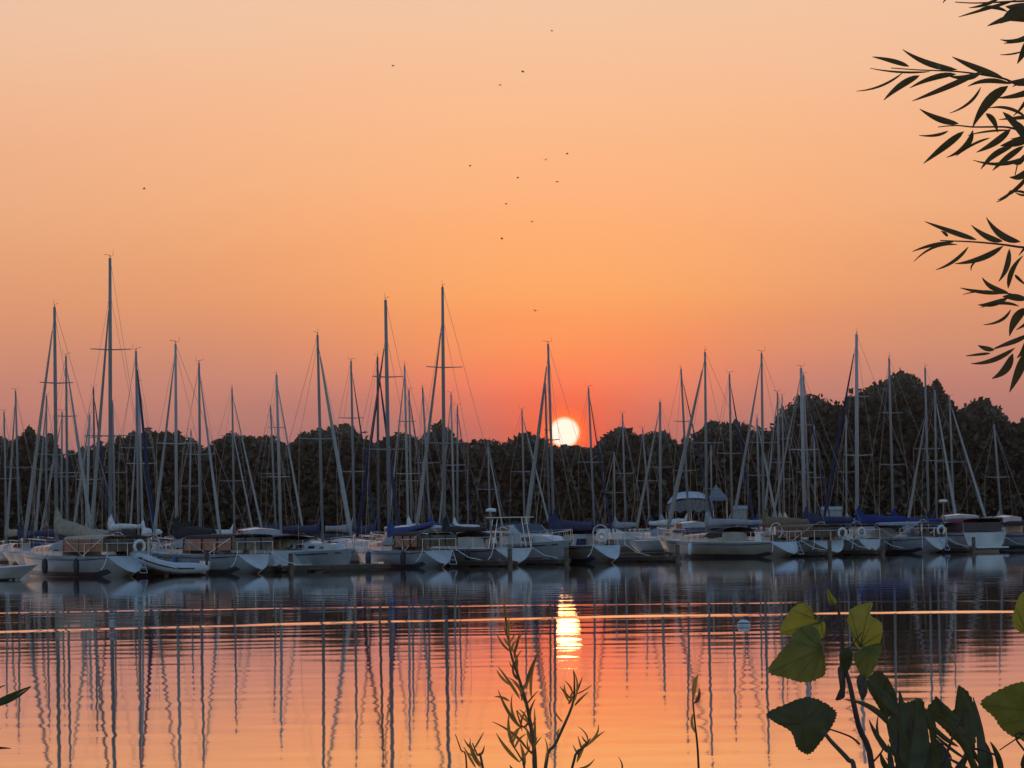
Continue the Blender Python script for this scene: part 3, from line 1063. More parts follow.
    for fx, side in b.get('fenders', ()):
        bq, zq = interp_st(st, xs, xb, fx)
        fo = MB().lathe([(0.03, 0.62), (0.11, 0.55), (0.13, 0.3), (0.11, 0.08), (0.03, 0.0)], (fx, side * (bq + 0.12), 0.12), 10)
        fo.tube([(fx, side * (bq + 0.12), 0.74), (fx, side * bq * 0.97, zq + 0.1)], 0.012, 4)
        fo.build('fender', r.choice((M_BLACK, M_BLACK, M_BLUEPL, M_WHITEPL)) if bow < 0 else M_BLACK, root, smooth=True)
    if b.get('radar'):
        x, zt2 = xs + 0.9, b['radar']
        pl = MB().tube([(x, bs * 0.7, zs_), (x, bs * 0.7, zt2)], 0.03, 6).build('radar_pole', M_ALU, root)
        MB().lathe([(0.08, 0), (0.22, 0.02), (0.235, 0.08), (0.20, 0.14), (0.08, 0.17)], (x, bs * 0.7, zt2 + 0.002), 14).build('radar_dome', M_WHITEPL, pl, smooth=True)
    if b.get('panel'):
        x, zt2 = xs + 0.55, b['panel']
        ab = MB()
        for side in (-1, 1):
            for dx in (0, 0.4):
                ab.tube([(x + dx, side * bs * 0.8, zs_ - 0.05), (x + dx, side * bs * 0.6, zt2 - 0.03)], 0.016, 5)
        ao = ab.build('stern_arch', M_STEEL, root)
        MB().box(x - 0.35, x + 0.75, -bs * 0.75, bs * 0.75, zt2 - 0.03, zt2 + 0.01).build('solar_panel', M_WHITEPL, ao)
    if b.get('engine'):
        en = MB().box(xs - 0.30, xs + 0.02, 0.45, 0.75, 0.62, 1.1, 0.05).box(xs - 0.20, xs - 0.08, 0.56, 0.64, -0.2, 0.618)
        en.build('outboard', M_BLACK, root)
    if b.get('ladder'):
        lb2 = MB()
        for yy in (-0.16, 0.16):
            lb2.tube([(xs - 0.09, yy - 0.35, 0.15), (xs + 0.34, yy - 0.35, zs0 + 0.05)], 0.016, 5)
        for q in range(4):
            f = q / 3.5
            lb2.tube([(xs - 0.09 + 0.43 * f, -0.51, 0.15 + (zs0 - 0.1) * f), (xs - 0.09 + 0.43 * f, -0.19, 0.15 + (zs0 - 0.1) * f)], 0.014, 5)
        lb2.build('swim_ladder', M_STEEL, root)
    if b.get('flag'):
        fx, fz = xs + 0.55, zs0
        fo = MB().tube([(fx, 0.3, fz), (fx - 0.35, 0.3, fz + 1.7)], 0.018, 5).build('flagstaff', M_WOOD, root)
        fr_ = [[(fx - 0.35 + 0.35 * g - 0.05 * q, 0.3 + 0.05 * math.sin(q * 1.3 + g * 2), fz + 1.68 - 0.95 * g - 0.10 * q) for g in (0, .33, .66, 1)] for q in range(6)]
        fr_ = [[(a_ - 0.06 * q, b_, c_) for a_, b_, c_ in row] for q, row in enumerate(fr_)]
        MB().grid(fr_).build('flag', M_FLAG, fo, smooth=True)
    return root


def BT(top, bx, by, bow, foot, label, D=None, cover='navy', hull=None, **kw):
    d = dict(top=top, bx=bx, by=by, bow=bow, foot=foot, label=label, D=D, cover=cover, hull=hull or M_GEL)
    d.update(kw)
    return d


BOATS = [
    # ---- front row, stern ends (or bow) out towards the open water
    BT((54.5, 307), 56.5, 515, -1, 17, 'pale sloop at far left with beige boom cover sloping down towards its stern', 137.5, 'beige', M_GREYHULL, L=9.4, hc=0.62, bz=1.72, brise=-0.35, dodger='grey', bimini='tan', enclosure='brown', ladder=1, ring=-0.5, front=1, mr=.008),
    BT((175.5, 344), 176.5, 515, -1, 147, 'sailboat with black boom cover and clouded cockpit curtains, behind the upturned grey dinghy', 142.5, 'black', M_GREYHULL, L=9.6, hc=0.5, bimini='black', enclosure='tan', dodger='grey', front=1, mast_m='w', jr=.06),
    BT((317.5, 335), 322.5, 530, 1, 357, 'white sloop lying bow to the right, cream dodger and black fenders on its side', 145.5, 'navy', None, L=9.2, hc=0.35, dodger='cream', bimini='grey', fenders=((-3.3, -1), (-2.7, -1), (-1.3, -1)), front=1, jr=.085, frac=0.96, hullb='blue'),
    BT((385.5, 300), 389.5, 530, -1, 345, 'sailboat with bright blue boom cover rising to the right, beside the white sloop', 151, 'blue', M_GREYHULL, L=9.4, bz=1.38, brise=0.5, hc=0.36, dodger='grey', bimini='black', enclosure='brown', front=1, mr=.02, frac=0.86, jib_m='d', ladder=1),
    BT((442.5, 287), 444.5, 530, -1, 411, 'sailboat with the second tallest mast, wide spreaders and rounded white stern near the middle', 154.5, 'black', None, L=9.4, hc=0.3, dodger='brown', panel=2.12, front=1, frac=0.88, sp=1.25, radar=2.35, mr=.01),
    BT((548, 344), 554, 526, -1, 518, 'sailboat whose tall mast stands against the left edge of the setting sun', 159.5, 'navy', M_BROWNHULL, L=9.2, hc=0.55, dodger='navy', ring=0.5, front=1, sp=0.4, frac=0.95, jr=.09),
    BT((705, 352), 706.5, 512, -1, 670, 'long white sailboat with tan topsides, its mast in front of the white marquee', 172.5, 'grey', M_CREAM, L=10.4, hc=0.34, dodger='black', front=1, ladder=1, jr=.10, fenders=((-0.6, 1),)),
    BT((761.5, 353), 763.5, 512, -1, 732, 'sailboat with brown boom cover, brown cockpit curtains and white ring buoy', 175.5, 'brown', M_CREAM, L=9.4, hc=0.5, bimini='brown', enclosure='brown', dodger='tan', ring=-0.6, front=1, jr=.07),
    BT((801, 368), 804.5, 512, -1, 772, 'sailboat with navy cover and ring buoy below the closely set twin masts', 178.5, 'navy', None, L=9.0, hc=0.5, dodger='navy', bimini='navy', ring=0.4, front=1, mast_m='w', mr=.03, jr=.05),
    BT((856.5, 334), 857, 506, -1, 826, 'sailboat with royal blue boom cover under the tallest mast of the right-hand group', 181.5, 'royal', M_GREYHULL, L=9.8, hc=0.55, dodger='grey', bimini='grey', ring=-0.5, front=1, mast_m='w', mr=.03, jib_m='d', ladder=1),
    BT((889, 358), 893, 512, -1, 862, 'sailboat with grey canopy and white radar dome, mast against the highest tree', 185.5, 'royal', M_BROWNHULL, L=9.2, hc=0.4, bimini='grey', dodger='grey', front=1, jib=False, radar=2.6),
    BT((925, 368), 928.5, 512, -1, 905, 'sailboat with burgundy canopy and white stern, in front of the narrow tall tree', 187.5, 'black', None, L=9.2, hc=0.3, bimini='burgundy', dodger='navy', front=1, jr=.07, frac=0.72),
    # ---- boats in the slips behind
    BT((110, 258), 110.5, 530, -1, 73, 'sailboat with the tallest mast of all, white boom cover end by its canopy', 147, 'white', None, L=9.8, hc=0.22, dodger='black', frac=0.88, bz=1.8, brise=0.1, sp=1.2, mr=.012),
    BT((4, 412), 6.5, 530, -1, None, 'sailboat with a thin short mast at the left picture edge', None, 'beige', jib=False),
    BT((15.5, 391), 19, 520, -1, 4, 'sailboat with a thin mast between the left edge and the beige-covered sloop', None, 'navy', flag=1),
    BT((46.5, 396), 46, 520, -1, 29, 'sailboat whose mast stands just left of the beige-covered sloop mast', None, 'tan', dodger='tan'),
    BT((62, 412), 61.5, 515, -1, 35, 'sailboat with short mast just right of the beige-covered sloop mast', None, 'grey', jr=.06),
    BT((66, 356), 67.5, 525, 1, 97, 'sailboat with mid-height mast and a furled jib slanting down right, left of tallest mast', None, 'navy', dodger='navy', jr=.08),
    BT((93.5, 388), 95, 515, 1, 113, 'sailboat with dark thin mast and right-hand stay, just left of the tallest mast', None, 'grey', jib_m='d', mast_m='d'),
    BT((89.5, 415), 86.5, 525, -1, 72, 'sailboat with thick short mast leaning right, left of the tallest mast', None, 'beige', mast_m='w', mr=.02),
    BT((112.5, 402), 115, 520, -1, None, 'sailboat with thin mast hugging the right side of the tallest mast', None, 'black', jib=False),
    BT((136, 351), 138.5, 516, 1, 163, 'sailboat with dark furled jib slanting right, first mast right of the tallest', None, 'black', jib_m='d', jr=.08, bimini='black'),
    BT((138.5, 383), 142.5, 520, -1, 122, 'sailboat with shorter pale mast close beside the dark-jib mast', None, 'white', mast_m='w', jr=.05),
    BT((191, 431), 189, 525, -1, None, 'sailboat with very short mast between the dinghy boat and navy-covered boat', None, 'black', jib=False, L=7.0),
    BT((199, 363), 200.5, 521, 1, 231, 'sailboat with navy cover and jib slanting right to a white sail bag', None, 'navy', jr=.065, bimini='black'),
    BT((232, 388), 234.5, 530, 1, 265, 'sailboat with white sail bag and two slanting jibs, mast by the feathery tree', None, 'white', cutter=0.66, hc=.3, jr=.06),
    BT((270.5, 407), 275.5, 520, 1, None, 'sailboat with the shorter mast of the close thin pair left of the white sloop', None, 'navy', jib=False),
    BT((276.5, 375), 280.5, 519, 1, 304, 'sailboat with the taller mast of the close thin pair left of the white sloop', None, 'navy', dodger='navy', mast_m='w', mr=.02, jr=.06),
    BT((351, 361), 354.5, 528, 1, 378, 'sailboat with twin-spreader mast between the white sloop and the blue boom cover', None, 'grey', sp=1.2, jib_m='d', jr=.05),
    BT((377.5, 357), 378.5, 530, 1, 402, 'sailboat with dark mast just left of the mast over the blue boom cover', None, 'navy', jib_m='d', mast_m='d'),
    BT((404.5, 366), 408, 516, -1, 388, 'sailboat with the taller mast of the pair right of the blue boom cover', None, 'white', mast_m='w', jr=.05),
    BT((409, 390), 411.5, 516, 1, 428, 'sailboat with the shorter mast of the pair right of the blue boom cover', None, 'navy', jib_m='d', jr=.05),
    BT((422.5, 388), 430, 520, -1, 416, 'sailboat with leaning mast left of the second tallest mast', None, 'blue', jib=False),
    BT((451, 394), 454, 516, -1, 438, 'sailboat with thin mast immediately right of the second tallest mast', None, 'white', mast_m='w', jr=.05),
    BT((457.5, 406), 457.5, 516, 1, 472, 'sailboat with shortest mast of three around the second tallest mast', None, 'green', jib_m='d', jr=.045),
    BT((488, 443), 490, 519, 1, 506, 'sailboat with very short mast and jib slanting right, left of the sun', None, 'black', jr=.055, L=7.2),
    BT((522, 410), 524.5, 521, 1, 550, 'sailboat with short mast and jib slanting right towards the mast at the sun', None, 'navy', jr=.06),
    BT((545, 381), 549.5, 521, -1, 527, 'sailboat with shorter dark mast just left of the mast at the sun', None, 'navy', mast_m='d', jib_m='d', sp=0.4),
    BT((588.5, 388), 594, 516, 1, 613, 'sailboat with first mast right of the sun, navy cover', None, 'navy', jib_m='d', dodger='cream', jr=.05),
    BT((614, 452), 615, 520, -1, None, 'sailboat with tiny faint mast right of the sun', None, 'grey', jib=False, L=7.0),
    BT((622.5, 414), 625.5, 520, 1, None, 'sailboat with plain thin mast above a dark blue canopy, right of the sun', None, 'navy', jib=False, bimini='navy', dodger='white'),
    BT((642.5, 429), 650, 520, -1, None, 'sailboat with right-leaning thin mast left of the marquee', None, 'navy', jib=False, bimini='burgundy'),
    BT((660, 402), 660.5, 512, -1, 635, 'sailboat with stout mast and jib slanting left, next left of the marquee', None, 'grey', mr=.03, jr=.08),
    BT((681, 369), 688, 506, 1, 712, 'sailboat with right-leaning mast crossing the left end of the marquee', None, 'white', jib_m='d', jr=.05),
    BT((711, 445), 711.5, 500, -1, None, 'sailboat with very short mast at the right end of the marquee', None, 'grey', jib=False, L=7.0),
    BT((729.5, 374), 732, 512, 1, 757, 'sailboat with dark stay slanting right, mast right of the marquee', None, 'grey', jib_m='d', jr=.06, dodger='navy'),
    BT((757, 418), 759.5, 516, 1, 782, 'sailboat with short blue-wrapped mast left of the brown-covered boat mast', None, 'blue', jr=.07),
    BT((777.5, 393), 779.5, 512, -1, 761, 'sailboat with left mast of the thin pair right of the brown cover', None, 'tan', jr=.055),
    BT((782, 396), 784.5, 518, -1, None, 'sailboat with right mast of the thin pair right of the brown cover', None, 'cream', jib=False, mr=-.015),
    BT((803.5, 375), 809, 503, 1, 828, 'sailboat with slimmer right-hand mast of the closely set twins', None, 'black', jib_m='d', jr=.04),
    BT((814, 425), 815.5, 516, -1, None, 'sailboat with faint short mast right of the closely set twin masts', None, 'navy', jib=False),
    BT((846, 415), 846.5, 512, -1, None, 'sailboat with faint short mast left of the royal blue cover mast', None, 'grey', jib=False),
    BT((935, 390), 936.5, 513, 1, 959, 'sailboat with jib slanting right beside the narrow tall tree', None, 'black', jr=.08, bimini='black'),
    BT((949.5, 397), 954, 512, 1, 990, 'sailboat with wide-spreader mast and pale jib slanting far right, right-hand end', None, 'navy', jr=.085, sp=1.3, dodger='black'),
    BT((994, 424), 1001, 512, 1, None, 'sailboat with right-leaning short mast and grey dodger near right edge', 192, 'grey', jib=False, dodger='grey', bimini='grey'),
]
MM = {'w': M_WMAST, 'd': M_DALU, None: M_ALU}
placed = []


def foot_rect(x, yv, bow, L, B, J):
    hx, hy = (HX, HY) if bow < 0 else (-HX, -HY)
    c = (x + hx * (J - L / 2), yv + hy * (J - L / 2))
    return (c[0], c[1], hx, hy, L / 2 + 0.25, B / 2 + 0.15)


def clash(a, b):
    for (hx, hy) in ((a[2], a[3]), (-a[3], a[2]), (b[2], b[3]), (-b[3], b[2])):
        d = abs((b[0] - a[0]) * hx + (b[1] - a[1]) * hy)
        ra = a[4] * abs(a[2] * hx + a[3] * hy) + a[5] * abs(-a[3] * hx + a[2] * hy)
        rb = b[4] * abs(b[2] * hx + b[3] * hy) + b[5] * abs(-b[3] * hx + b[2] * hy)
        if d > ra + rb:
            return False
    return True


# room kept for the motor boats
CRUISERS = []


def cruiser_rect(px, D, hx, hy, L, B):
    x = (px - 512) / F * D
    return (x, D, hx, hy, L / 2 + 0.2, B / 2 + 0.1)


placed.append(cruiser_rect(520, 156.2, 0.62, -0.785, 7.2, 2.7))
placed.append(cruiser_rect(256, 148.0, HX, HY, 6.6, 2.4))
placed.append(cruiser_rect(957, 182.8, -0.25, 0.968, 7.0, 2.6))
placed.append(cruiser_rect(1004, 185.5, -0.80, 0.6, 7.4, 2.6))
placed.append(cruiser_rect(405, 164.5, HX, HY, 7.0, 2.5))
placed.append(cruiser_rect(690, 190.0, HX, HY, 7.0, 2.5))

for k, b in enumerate(BOATS):
    b['seed'] = 500 + k
    rr_ = random.Random(b['seed'])
    x = b['bx']
    ha = hor(x) - b['top'][1]
    D0 = b['D']
    if D0 is None:
        Ht = rr_.uniform(9.3, 11.0) if ha > 105 else rr_.uniform(8.0, 9.3)
        D0 = (Ht - CAMH) * F / ha
        D0 = min(max(D0, Dfront(x) + 14), Dfront(x) + 78, 246)
    best = None
    for s in range(0, 90):
        for sg in (1, -1):
            Dt = D0 + sg * s * 0.5
            if b['D'] is None and (Dt < Dfront(x) + 8 or Dt > 250):
                continue
            if b['foot'] is not None:
                J = min(3.9, max(2.3, abs(b['foot'] - x) * Dt / F / 0.52))
            else:
                J = 2.9
            L = b.get('L') or min(10.2, max(7.4, J / 0.36))
            B = 0.22 * L + 0.85
            rc = foot_rect((x - 512) / F * Dt, Dt, b['bow'], L, B, J)
            if b['D'] is not None or not any(clash(rc, p_) for p_ in placed):
                best = (Dt, J, L, B, rc)
                break
        if best:
            break
    if best is None:
        best = (D0, J, L, B, rc)
        print('NO ROOM', b['label'])
    if b['D'] is not None and any(clash(best[4], p_) for p_ in placed):
        print('CLASH', b['label'])
    b['D'], b['J'], b['L'], b['B'] = best[:4]
    placed.append(best[4])
    b['detail'] = 1 if b['D'] < Dfront(x) + 26 else 0
    b['mast_m'] = MM[b.get('mast_m')]
    if b.get('jib_m') == 'd':
        b['jib_m'] = canvas('navy')
    b['stripe'] = rr_.choice([M_BLUESTRIPE, M_RED, M_BOOT, M_BLUESTRIPE])
    if not b.get('front') and not b.get('dodger') and rr_.random() < 0.5:
        b['dodger'] = rr_.choice(['navy', 'grey', 'tan', 'black'])
    sailboat(b)


# ------------------------------------------------------------------ motor boats
def cruiser(px, D, hx, hy, L, B, label, hullm, canv, encl, fb=0.80, hard=True, roofz=2.05, name='cabin_cruiser', cat='motor boat'):
    x = (px - 512) / F * D
    hd_ = math.atan2(hy, hx)
    root = empty(name, (x, D, 0), hd_)
    tag(root, label, cat, 'motor boats moored in the marina')
    J = L * 0.5
    xs, xb, st, tro = build_hull(root, L, B, J, fb, hullm, M_BLUESTRIPE, 'motor', True)
    # cabin with raked windscreen
    pr = []
    for x_, h, wf in ((-0.4, 0.95, 0.80), (0.25, 0.98, 0.78), (0.95, 0.45, 0.72), (2.2, 0.32, 0.58), (2.8, 0.02, 0.42)):
        bb, zz_ = interp_st(st, xs, xb, x_)
        wv_ = bb * wf
        z_ = zz_ - 0.02
        pr.append([(x_, -wv_, z_), (x_, -wv_ * 0.9, z_ + h * 0.92), (x_, 0, z_ + h), (x_, wv_ * 0.9, z_ + h * 0.92), (x_, wv_, z_)])
    cb_ = MB().grid(pr)
    cb_.add(pr[0], [(4, 3, 2, 1, 0)])
    cabin = cb_.build('cabin', M_GEL, root)
    for side in (-1, 1):
        bb, zz_ = interp_st(st, xs, xb, 0)
        MB().add([(-0.30, side * bb * 0.775, zz_ + 0.42), (0.25, side * bb * 0.755, zz_ + 0.42), (0.22, side * bb * 0.735, zz_ + 0.84), (-0.30, side * bb * 0.745, zz_ + 0.84)], [(0, 1, 2, 3)]).build('window', M_GLASS, cabin)
        bb, zz_ = interp_st(st, xs, xb, 1.4)
        MB().add([(1.0, side * (bb * 0.75), zz_ + 0.12), (1.75, side * (bb * 0.70), zz_ + 0.12), (1.7, side * (bb * 0.68), zz_ + 0.28), (1.0, side * (bb * 0.735), zz_ + 0.28)], [(0, 1, 2, 3)]).build('window', M_GLASS, cabin)
    bb, zz_ = interp_st(st, xs, xb, 0.6)
    MB().add([(0.90, -bb * 0.55, zz_ + 0.52), (0.90, bb * 0.55, zz_ + 0.52), (0.36, bb * 0.58, zz_ + 0.92), (0.36, -bb * 0.58, zz_ + 0.92)], [(0, 1, 2, 3)]).build('windscreen', M_GLASS, cabin)
    # canopy over the cockpit with curtains
    bs, zs_ = interp_st(st, xs, xb, xs + 0.8)
    x0, x1 = xs + 0.35, 0.45
    if hard:
        MB().box(x0, x1, -bs * 0.88, bs * 0.88, roofz, roofz + 0.09, 0.04).build('hardtop', M_GEL, root, bevel=0.02)
    else:
        canopy_mesh(x0, x1, bs * 0.88, roofz - 0.16, roofz + 0.08).build('bimini', canvas(canv), root, smooth=True)
    fr = MB()
    for x_ in (x0 + 0.05, (x0 + x1) / 2, x1 - 0.1):
        for side in (-1, 1):
            fr.tube([(x_, side * bs * 0.85, zs_ - 0.02), (x_, side * bs * 0.85, roofz - (0 if hard else 0.15))], 0.025, 5)
    fr.build('canopy_frame', M_STEEL, root)
    if encl:
        em = mat('vinyl_%s' % encl, tuple(c * 0.45 for c in COVERS[encl]), 0.3, var=0.35, scale=1.5)
        eb = MB()
        zt = roofz - (0.01 if hard else 0.17)
        for side in (-1, 1):
            eb.grid([[(x0 + (x1 - 0.9 - x0) * f, side * bs * 0.87, zs_ + 0.05), (x0 + (x1 - 0.9 - x0) * f, side * bs * 0.87, zt)] for f in (0, .33, .66, 1)])
        eb.grid([[(x0 - 0.01, -bs * 0.86 + 2 * bs * 0.86 * f, zs_ + 0.05), (x0 - 0.01, -bs * 0.86 + 2 * bs * 0.86 * f, zt)] for f in (0, .25, .5, .75, 1)])
        eb.build('enclosure', em, root)
    # bow rail and swim platform
    rb = MB()
    pts_ = []
    for q in range(7):
        x_ = 0.2 + (xb - 0.25 - 0.2) * q / 6
        bq, zq = interp_st(st, xs, xb, x_)
        pts_.append((x_, bq * 0.9, zq + 0.5))
        for side in (-1, 1):
            rb.tube([(x_, side * bq * 0.9, zq - 0.02), (x_, side * bq * 0.9, zq + 0.5)], 0.013, 4)
    rb.tube(pts_ + [(a_, -b_, c_) for a_, b_, c_ in reversed(pts_)], 0.016, 5)
    rb.build('bow_rail', M_STEEL, root)
    MB().box(xs - 0.6, xs - 0.005, -B * 0.42, B * 0.42, 0.18, 0.26).build('swim_platform', M_WHITEPL, root, bevel=0.02)
    return root


cruiser(520, 156.2, 0.62, -0.785, 7.2, 2.7, 'boxy white cabin boat with flat roof and dark curtains, just left of the sun reflection', M_GEL, 'black', 'brown', roofz=1.42)
cruiser(256, 148.0, HX, HY, 6.6, 2.4, 'white motor boat with navy canopy at the left end of the brown dock', M_GEL, 'navy', None, hard=False, roofz=1.42)
cruiser(957, 182.8, -0.25, 0.968, 7.0, 2.6, 'motor boat with tall white rounded stern facing out, near the right edge', M_GEL, 'burgundy', 'navy', fb=0.95, hard=False, roofz=1.7)
cruiser(1004, 185.5, -0.80, 0.6, 7.4, 2.6, 'low white motor cruiser at the right picture edge', M_GEL, 'black', None, fb=0.85, hard=False, roofz=1.5)
cruiser(405, 164.5, HX, HY, 7.0, 2.5, 'white motor boat behind the blue boom cover', M_GEL, 'white', 'grey', hard=True, roofz=1.7)
cruiser(690, 190.0, HX, HY, 7.0, 2.5, 'white motor boat below the marquee, behind the long white sailboat', M_GEL, 'navy', None, hard=False, roofz=1.42)


# ------------------------------------------------------------------ inflatable dinghy, small skiff
def dinghy(px, D, ang_, label):
    x = (px - 512) / F * D
    root = empty('inflatable_dinghy', (x, D, 0), ang_)
    tag(root, label, 'dinghy')
    # the tube runs from stern round the raised bow, as one U
    pts_, rs = [], []
    for k in range(25):
        f = k / 24 * 2 - 1                 # -1 .. 1
        a = abs(f)
        xx_ = 1.35 - 2.6 * max(0, a - 0.22) / 0.78 if a > 0.22 else 1.35 + 0.30 * math.cos(a / 0.22 * PI / 2)
        yy_ = (0.66 if a > 0.22 else 0.66 * math.sin(a / 0.22 * PI / 2) ** 0.8) * (1 if f > 0 else -1)
        zz_ = 0.28 + 0.52 * max(0, (xx_ + 0.3) / 1.9) ** 1.8
        pts_.append((xx_, yy_, zz_))
        rs.append(0.22 if a < 0.9 else 0.22 - (a - 0.9) * 1.3)
    MB().tube(pts_, rs, 10).build('tube', M_DINGHY, root, smooth=True)
    hb = MB().grid([[(xx_, yy_ * wf, (0.02 + 0.10 * abs(yy_)) + 0.52 * max(0, (xx_ + 0.3) / 1.9) ** 1.8 * 0.9) for yy_ in (-0.6, -0.3, 0, 0.3, 0.6)] for xx_, wf in ((-1.2, 1), (-0.4, 1), (0.4, 1), (1.0, 0.85), (1.45, 0.35))])
    hb.build('floor', M_WHITEPL, root, smooth=True)
    MB().box(-1.18, -1.12, -0.5, 0.5, 0.08, 0.56).build('transom', M_WHITEPL, root)
    MB().box(-0.25, 0.05, -0.6, 0.6, 0.46, 0.50).build('seat', M_WOOD, root)
    MB().tube([(x_, y_, z_ + 0.0) for x_, y_, z_ in [(p_[0], p_[1] * 1.34, p_[2]) for p_ in pts_[2:-2]]], 0.03, 5).build('rubbing_strake', M_BLACK, root, smooth=True)
    ob = MB().box(-1.42, -1.19, -0.13, 0.13, 0.55, 0.92, 0.03).box(-1.36, -1.24, -0.05, 0.05, -0.2, 0.548)
    ob.build('outboard', M_BLACK, root)


dinghy(171, 134.0, math.atan2(-0.25, -0.97), 'grey inflatable dinghy with upturned bow floating in front of the black-covered sailboat')


def skiff(px, D, label):
    x = (px - 512) / F * D
    root = empty('skiff', (x, D, 0), 0.15)
    tag(root, label, 'skiff')
    xs, xb, st, tro = build_hull(root, 3.4, 1.3, 1.7, 0.42, M_GEL, M_BLUESTRIPE, 'motor', False)
    MB().box(-1.98, -1.72, -0.14, 0.14, 0.35, 0.78, 0.03).box(-1.92, -1.80, -0.05, 0.05, -0.2, 0.348).build('outboard', mat('red_engine_cowl', (0.3, 0.03, 0.02), 0.4), root)
    MB().box(-0.3, 0.0, -0.55, 0.55, 0.46, 0.50).build('seat', M_WOOD, root)


skiff(-10, 128.5, 'small low white skiff with red outboard at the far left waterline')


# ------------------------------------------------------------------ docks
def dock(p0, p1, wdt, label, z=0.26, name='floating_dock', planks=True):
    p0, p1 = Vector(p0), Vector(p1)
    d = p1 - p0
    L = d.length
    root = empty(name, (p0.x, p0.y, 0), math.atan2(d.y, d.x))
    tag(root, label, 'dock', 'floating docks between the boats')
    db = MB()
    n = int(L / 0.22)
    for k in range(n):
        x0 = k * L / n
        db.box(x0, x0 + L / n - 0.014, -wdt / 2, wdt / 2, z - 0.045, z + 0.004 * (k % 3))
    db.build('decking', M_WOOD, root)
    MB().box(0, L, -wdt / 2 + 0.03, wdt / 2 - 0.03, z - 0.18, z - 0.047).build('frame', mat('dock_timber', (0.10, 0.075, 0.055), 0.9, var=0.3), root)
    fb_ = MB()
    m = max(2, int(L / 2.4))
    for k in range(m):
        x0 = (k + 0.15) * L / m
        fb_.box(x0, x0 + L / m * 0.7, -wdt / 2 + 0.1, wdt / 2 - 0.1, -0.25, z - 0.182)
    fb_.build('float', M_BLACK, root)
    for k in range(max(2, int(L / 6))):
        x0 = 0.4 + k * (L - 0.8) / max(1, int(L / 6) - 1 if int(L / 6) > 1 else 1)
        for s in (-1, 1):
            MB().box(x0 - 0.12, x0 + 0.12, s * (wdt / 2 - 0.12) - 0.03, s * (wdt / 2 - 0.12) + 0.03, z + 0.012, z + 0.09).build('cleat', M_STEEL, root)


a, b_ = at(243, 570, 139.6), at(386, 570, 139.9)
dock((a.x, 139.2, 0), (b_.x, 141.2, 0), 1.1, 'brown plank dock in front of the white sloop')
pu = Vector((0.644, 0.765, 0))
s0 = Vector((-13.2, 152.5, 0))
dock(s0, s0 + pu * 66, 1.6, 'long main walkway dock behind the front row of boats')
dock(s0 + Vector((-8, 34, 0)), s0 + Vector((-8, 34, 0)) + pu * 62, 1.6, 'second walkway dock deep among the boats, nearer the wooded shore')


for (xm, Dm, what) in ((72, 137.5, 'the beige-covered sloop'), (196, 142.5, 'the black-covered sailboat'), (414, 151.0, 'the blue-covered sailboat'), (471, 154.5, 'the boat with the second tallest mast'),
                       (582, 159.5, 'the boat at the sun'), (737, 172.5, 'the long white sailboat'), (790, 175.5, 'the brown-covered sailboat'), (882, 181.5, 'the royal blue covered sailboat')):
    x_ = (xm + 6 - 512) / F * Dm
    hv = Vector((HX, HY, 0))
    p_ = Vector((x_, Dm, 0)) + Vector((0.854, 0.52, 0)) * 1.25
    dock(p_ - hv * 5.2, p_ + hv * 4.6, 0.7, 'narrow finger dock along the right side of ' + what, 0.24)
    for q, e_ in enumerate((-5.35,)):
        po = MB().tube([(0, 0, -1.2), (0, 0, 0.72)], [0.11, 0.10], 9)
        po.lathe([(0.12, 0.721), (0.12, 0.74), (0.02, 0.80)], n=9)
        o = po.build('mooring_post', M_WOOD)
        o.location = p_ + hv * e_
        tag(o, 'short wooden mooring post at the dock end beside ' + what, 'post', 'mooring posts at the dock ends')

# ------------------------------------------------------------------ mooring buoy
def buoy():
    D = CAMH * F / (625.0 - hor(739.5))
    x = (739.5 - 512) / F * D
    root = empty('mooring_buoy', (x, D, 0))
    root.scale = (0.92, 0.92, 0.52)
    tag(root, 'small white mooring buoy with a blue band floating alone on the water', 'buoy')
    MB().lathe([(0.02, -0.10), (0.09, -0.08), (0.118, -0.01), (0.121, 0.03), (0.119, 0.055)], n=18).build('float', M_BUOYW, root, smooth=True)
    MB().lathe([(0.1195, 0.055), (0.119, 0.075), (0.115, 0.09)], n=18).build('band', M_BLUEPL, root, smooth=True)
    MB().lathe([(0.115, 0.09), (0.10, 0.125), (0.07, 0.155), (0.03, 0.170), (0.005, 0.173)], n=18).build('cap', M_BUOYW, root, smooth=True)
    MB().torus((0, 0, 0.19), 0.022, 0.006, (1, 0, 0), (0, 0, 1)).build('ring', M_STEEL, root)


buoy()

# ------------------------------------------------------------------ evening haze over the lake
HAZE = 0.000045
if HAZE:
    hm = bpy.data.materials.new('evening_haze')
    hm.use_nodes = True
    t = hm.node_tree
    t.nodes.remove(t.nodes['Principled BSDF'])
    pv = t.nodes.new('ShaderNodeVolumePrincipled')
    pv.inputs['Color'].default_value = (0.95, 0.86, 0.80, 1)
    pv.inputs['Density'].default_value = HAZE
    pv.inputs['Anisotropy'].default_value = 0.9
    t.links.new(pv.outputs[0], t.nodes['Material Output'].inputs['Volume'])
    o = MB().box(-2300, 2300, -260, 2700, -3.2, 44).build('haze', hm)
    tag(o, 'thin warm evening haze over the lake', 'haze', kind='stuff')

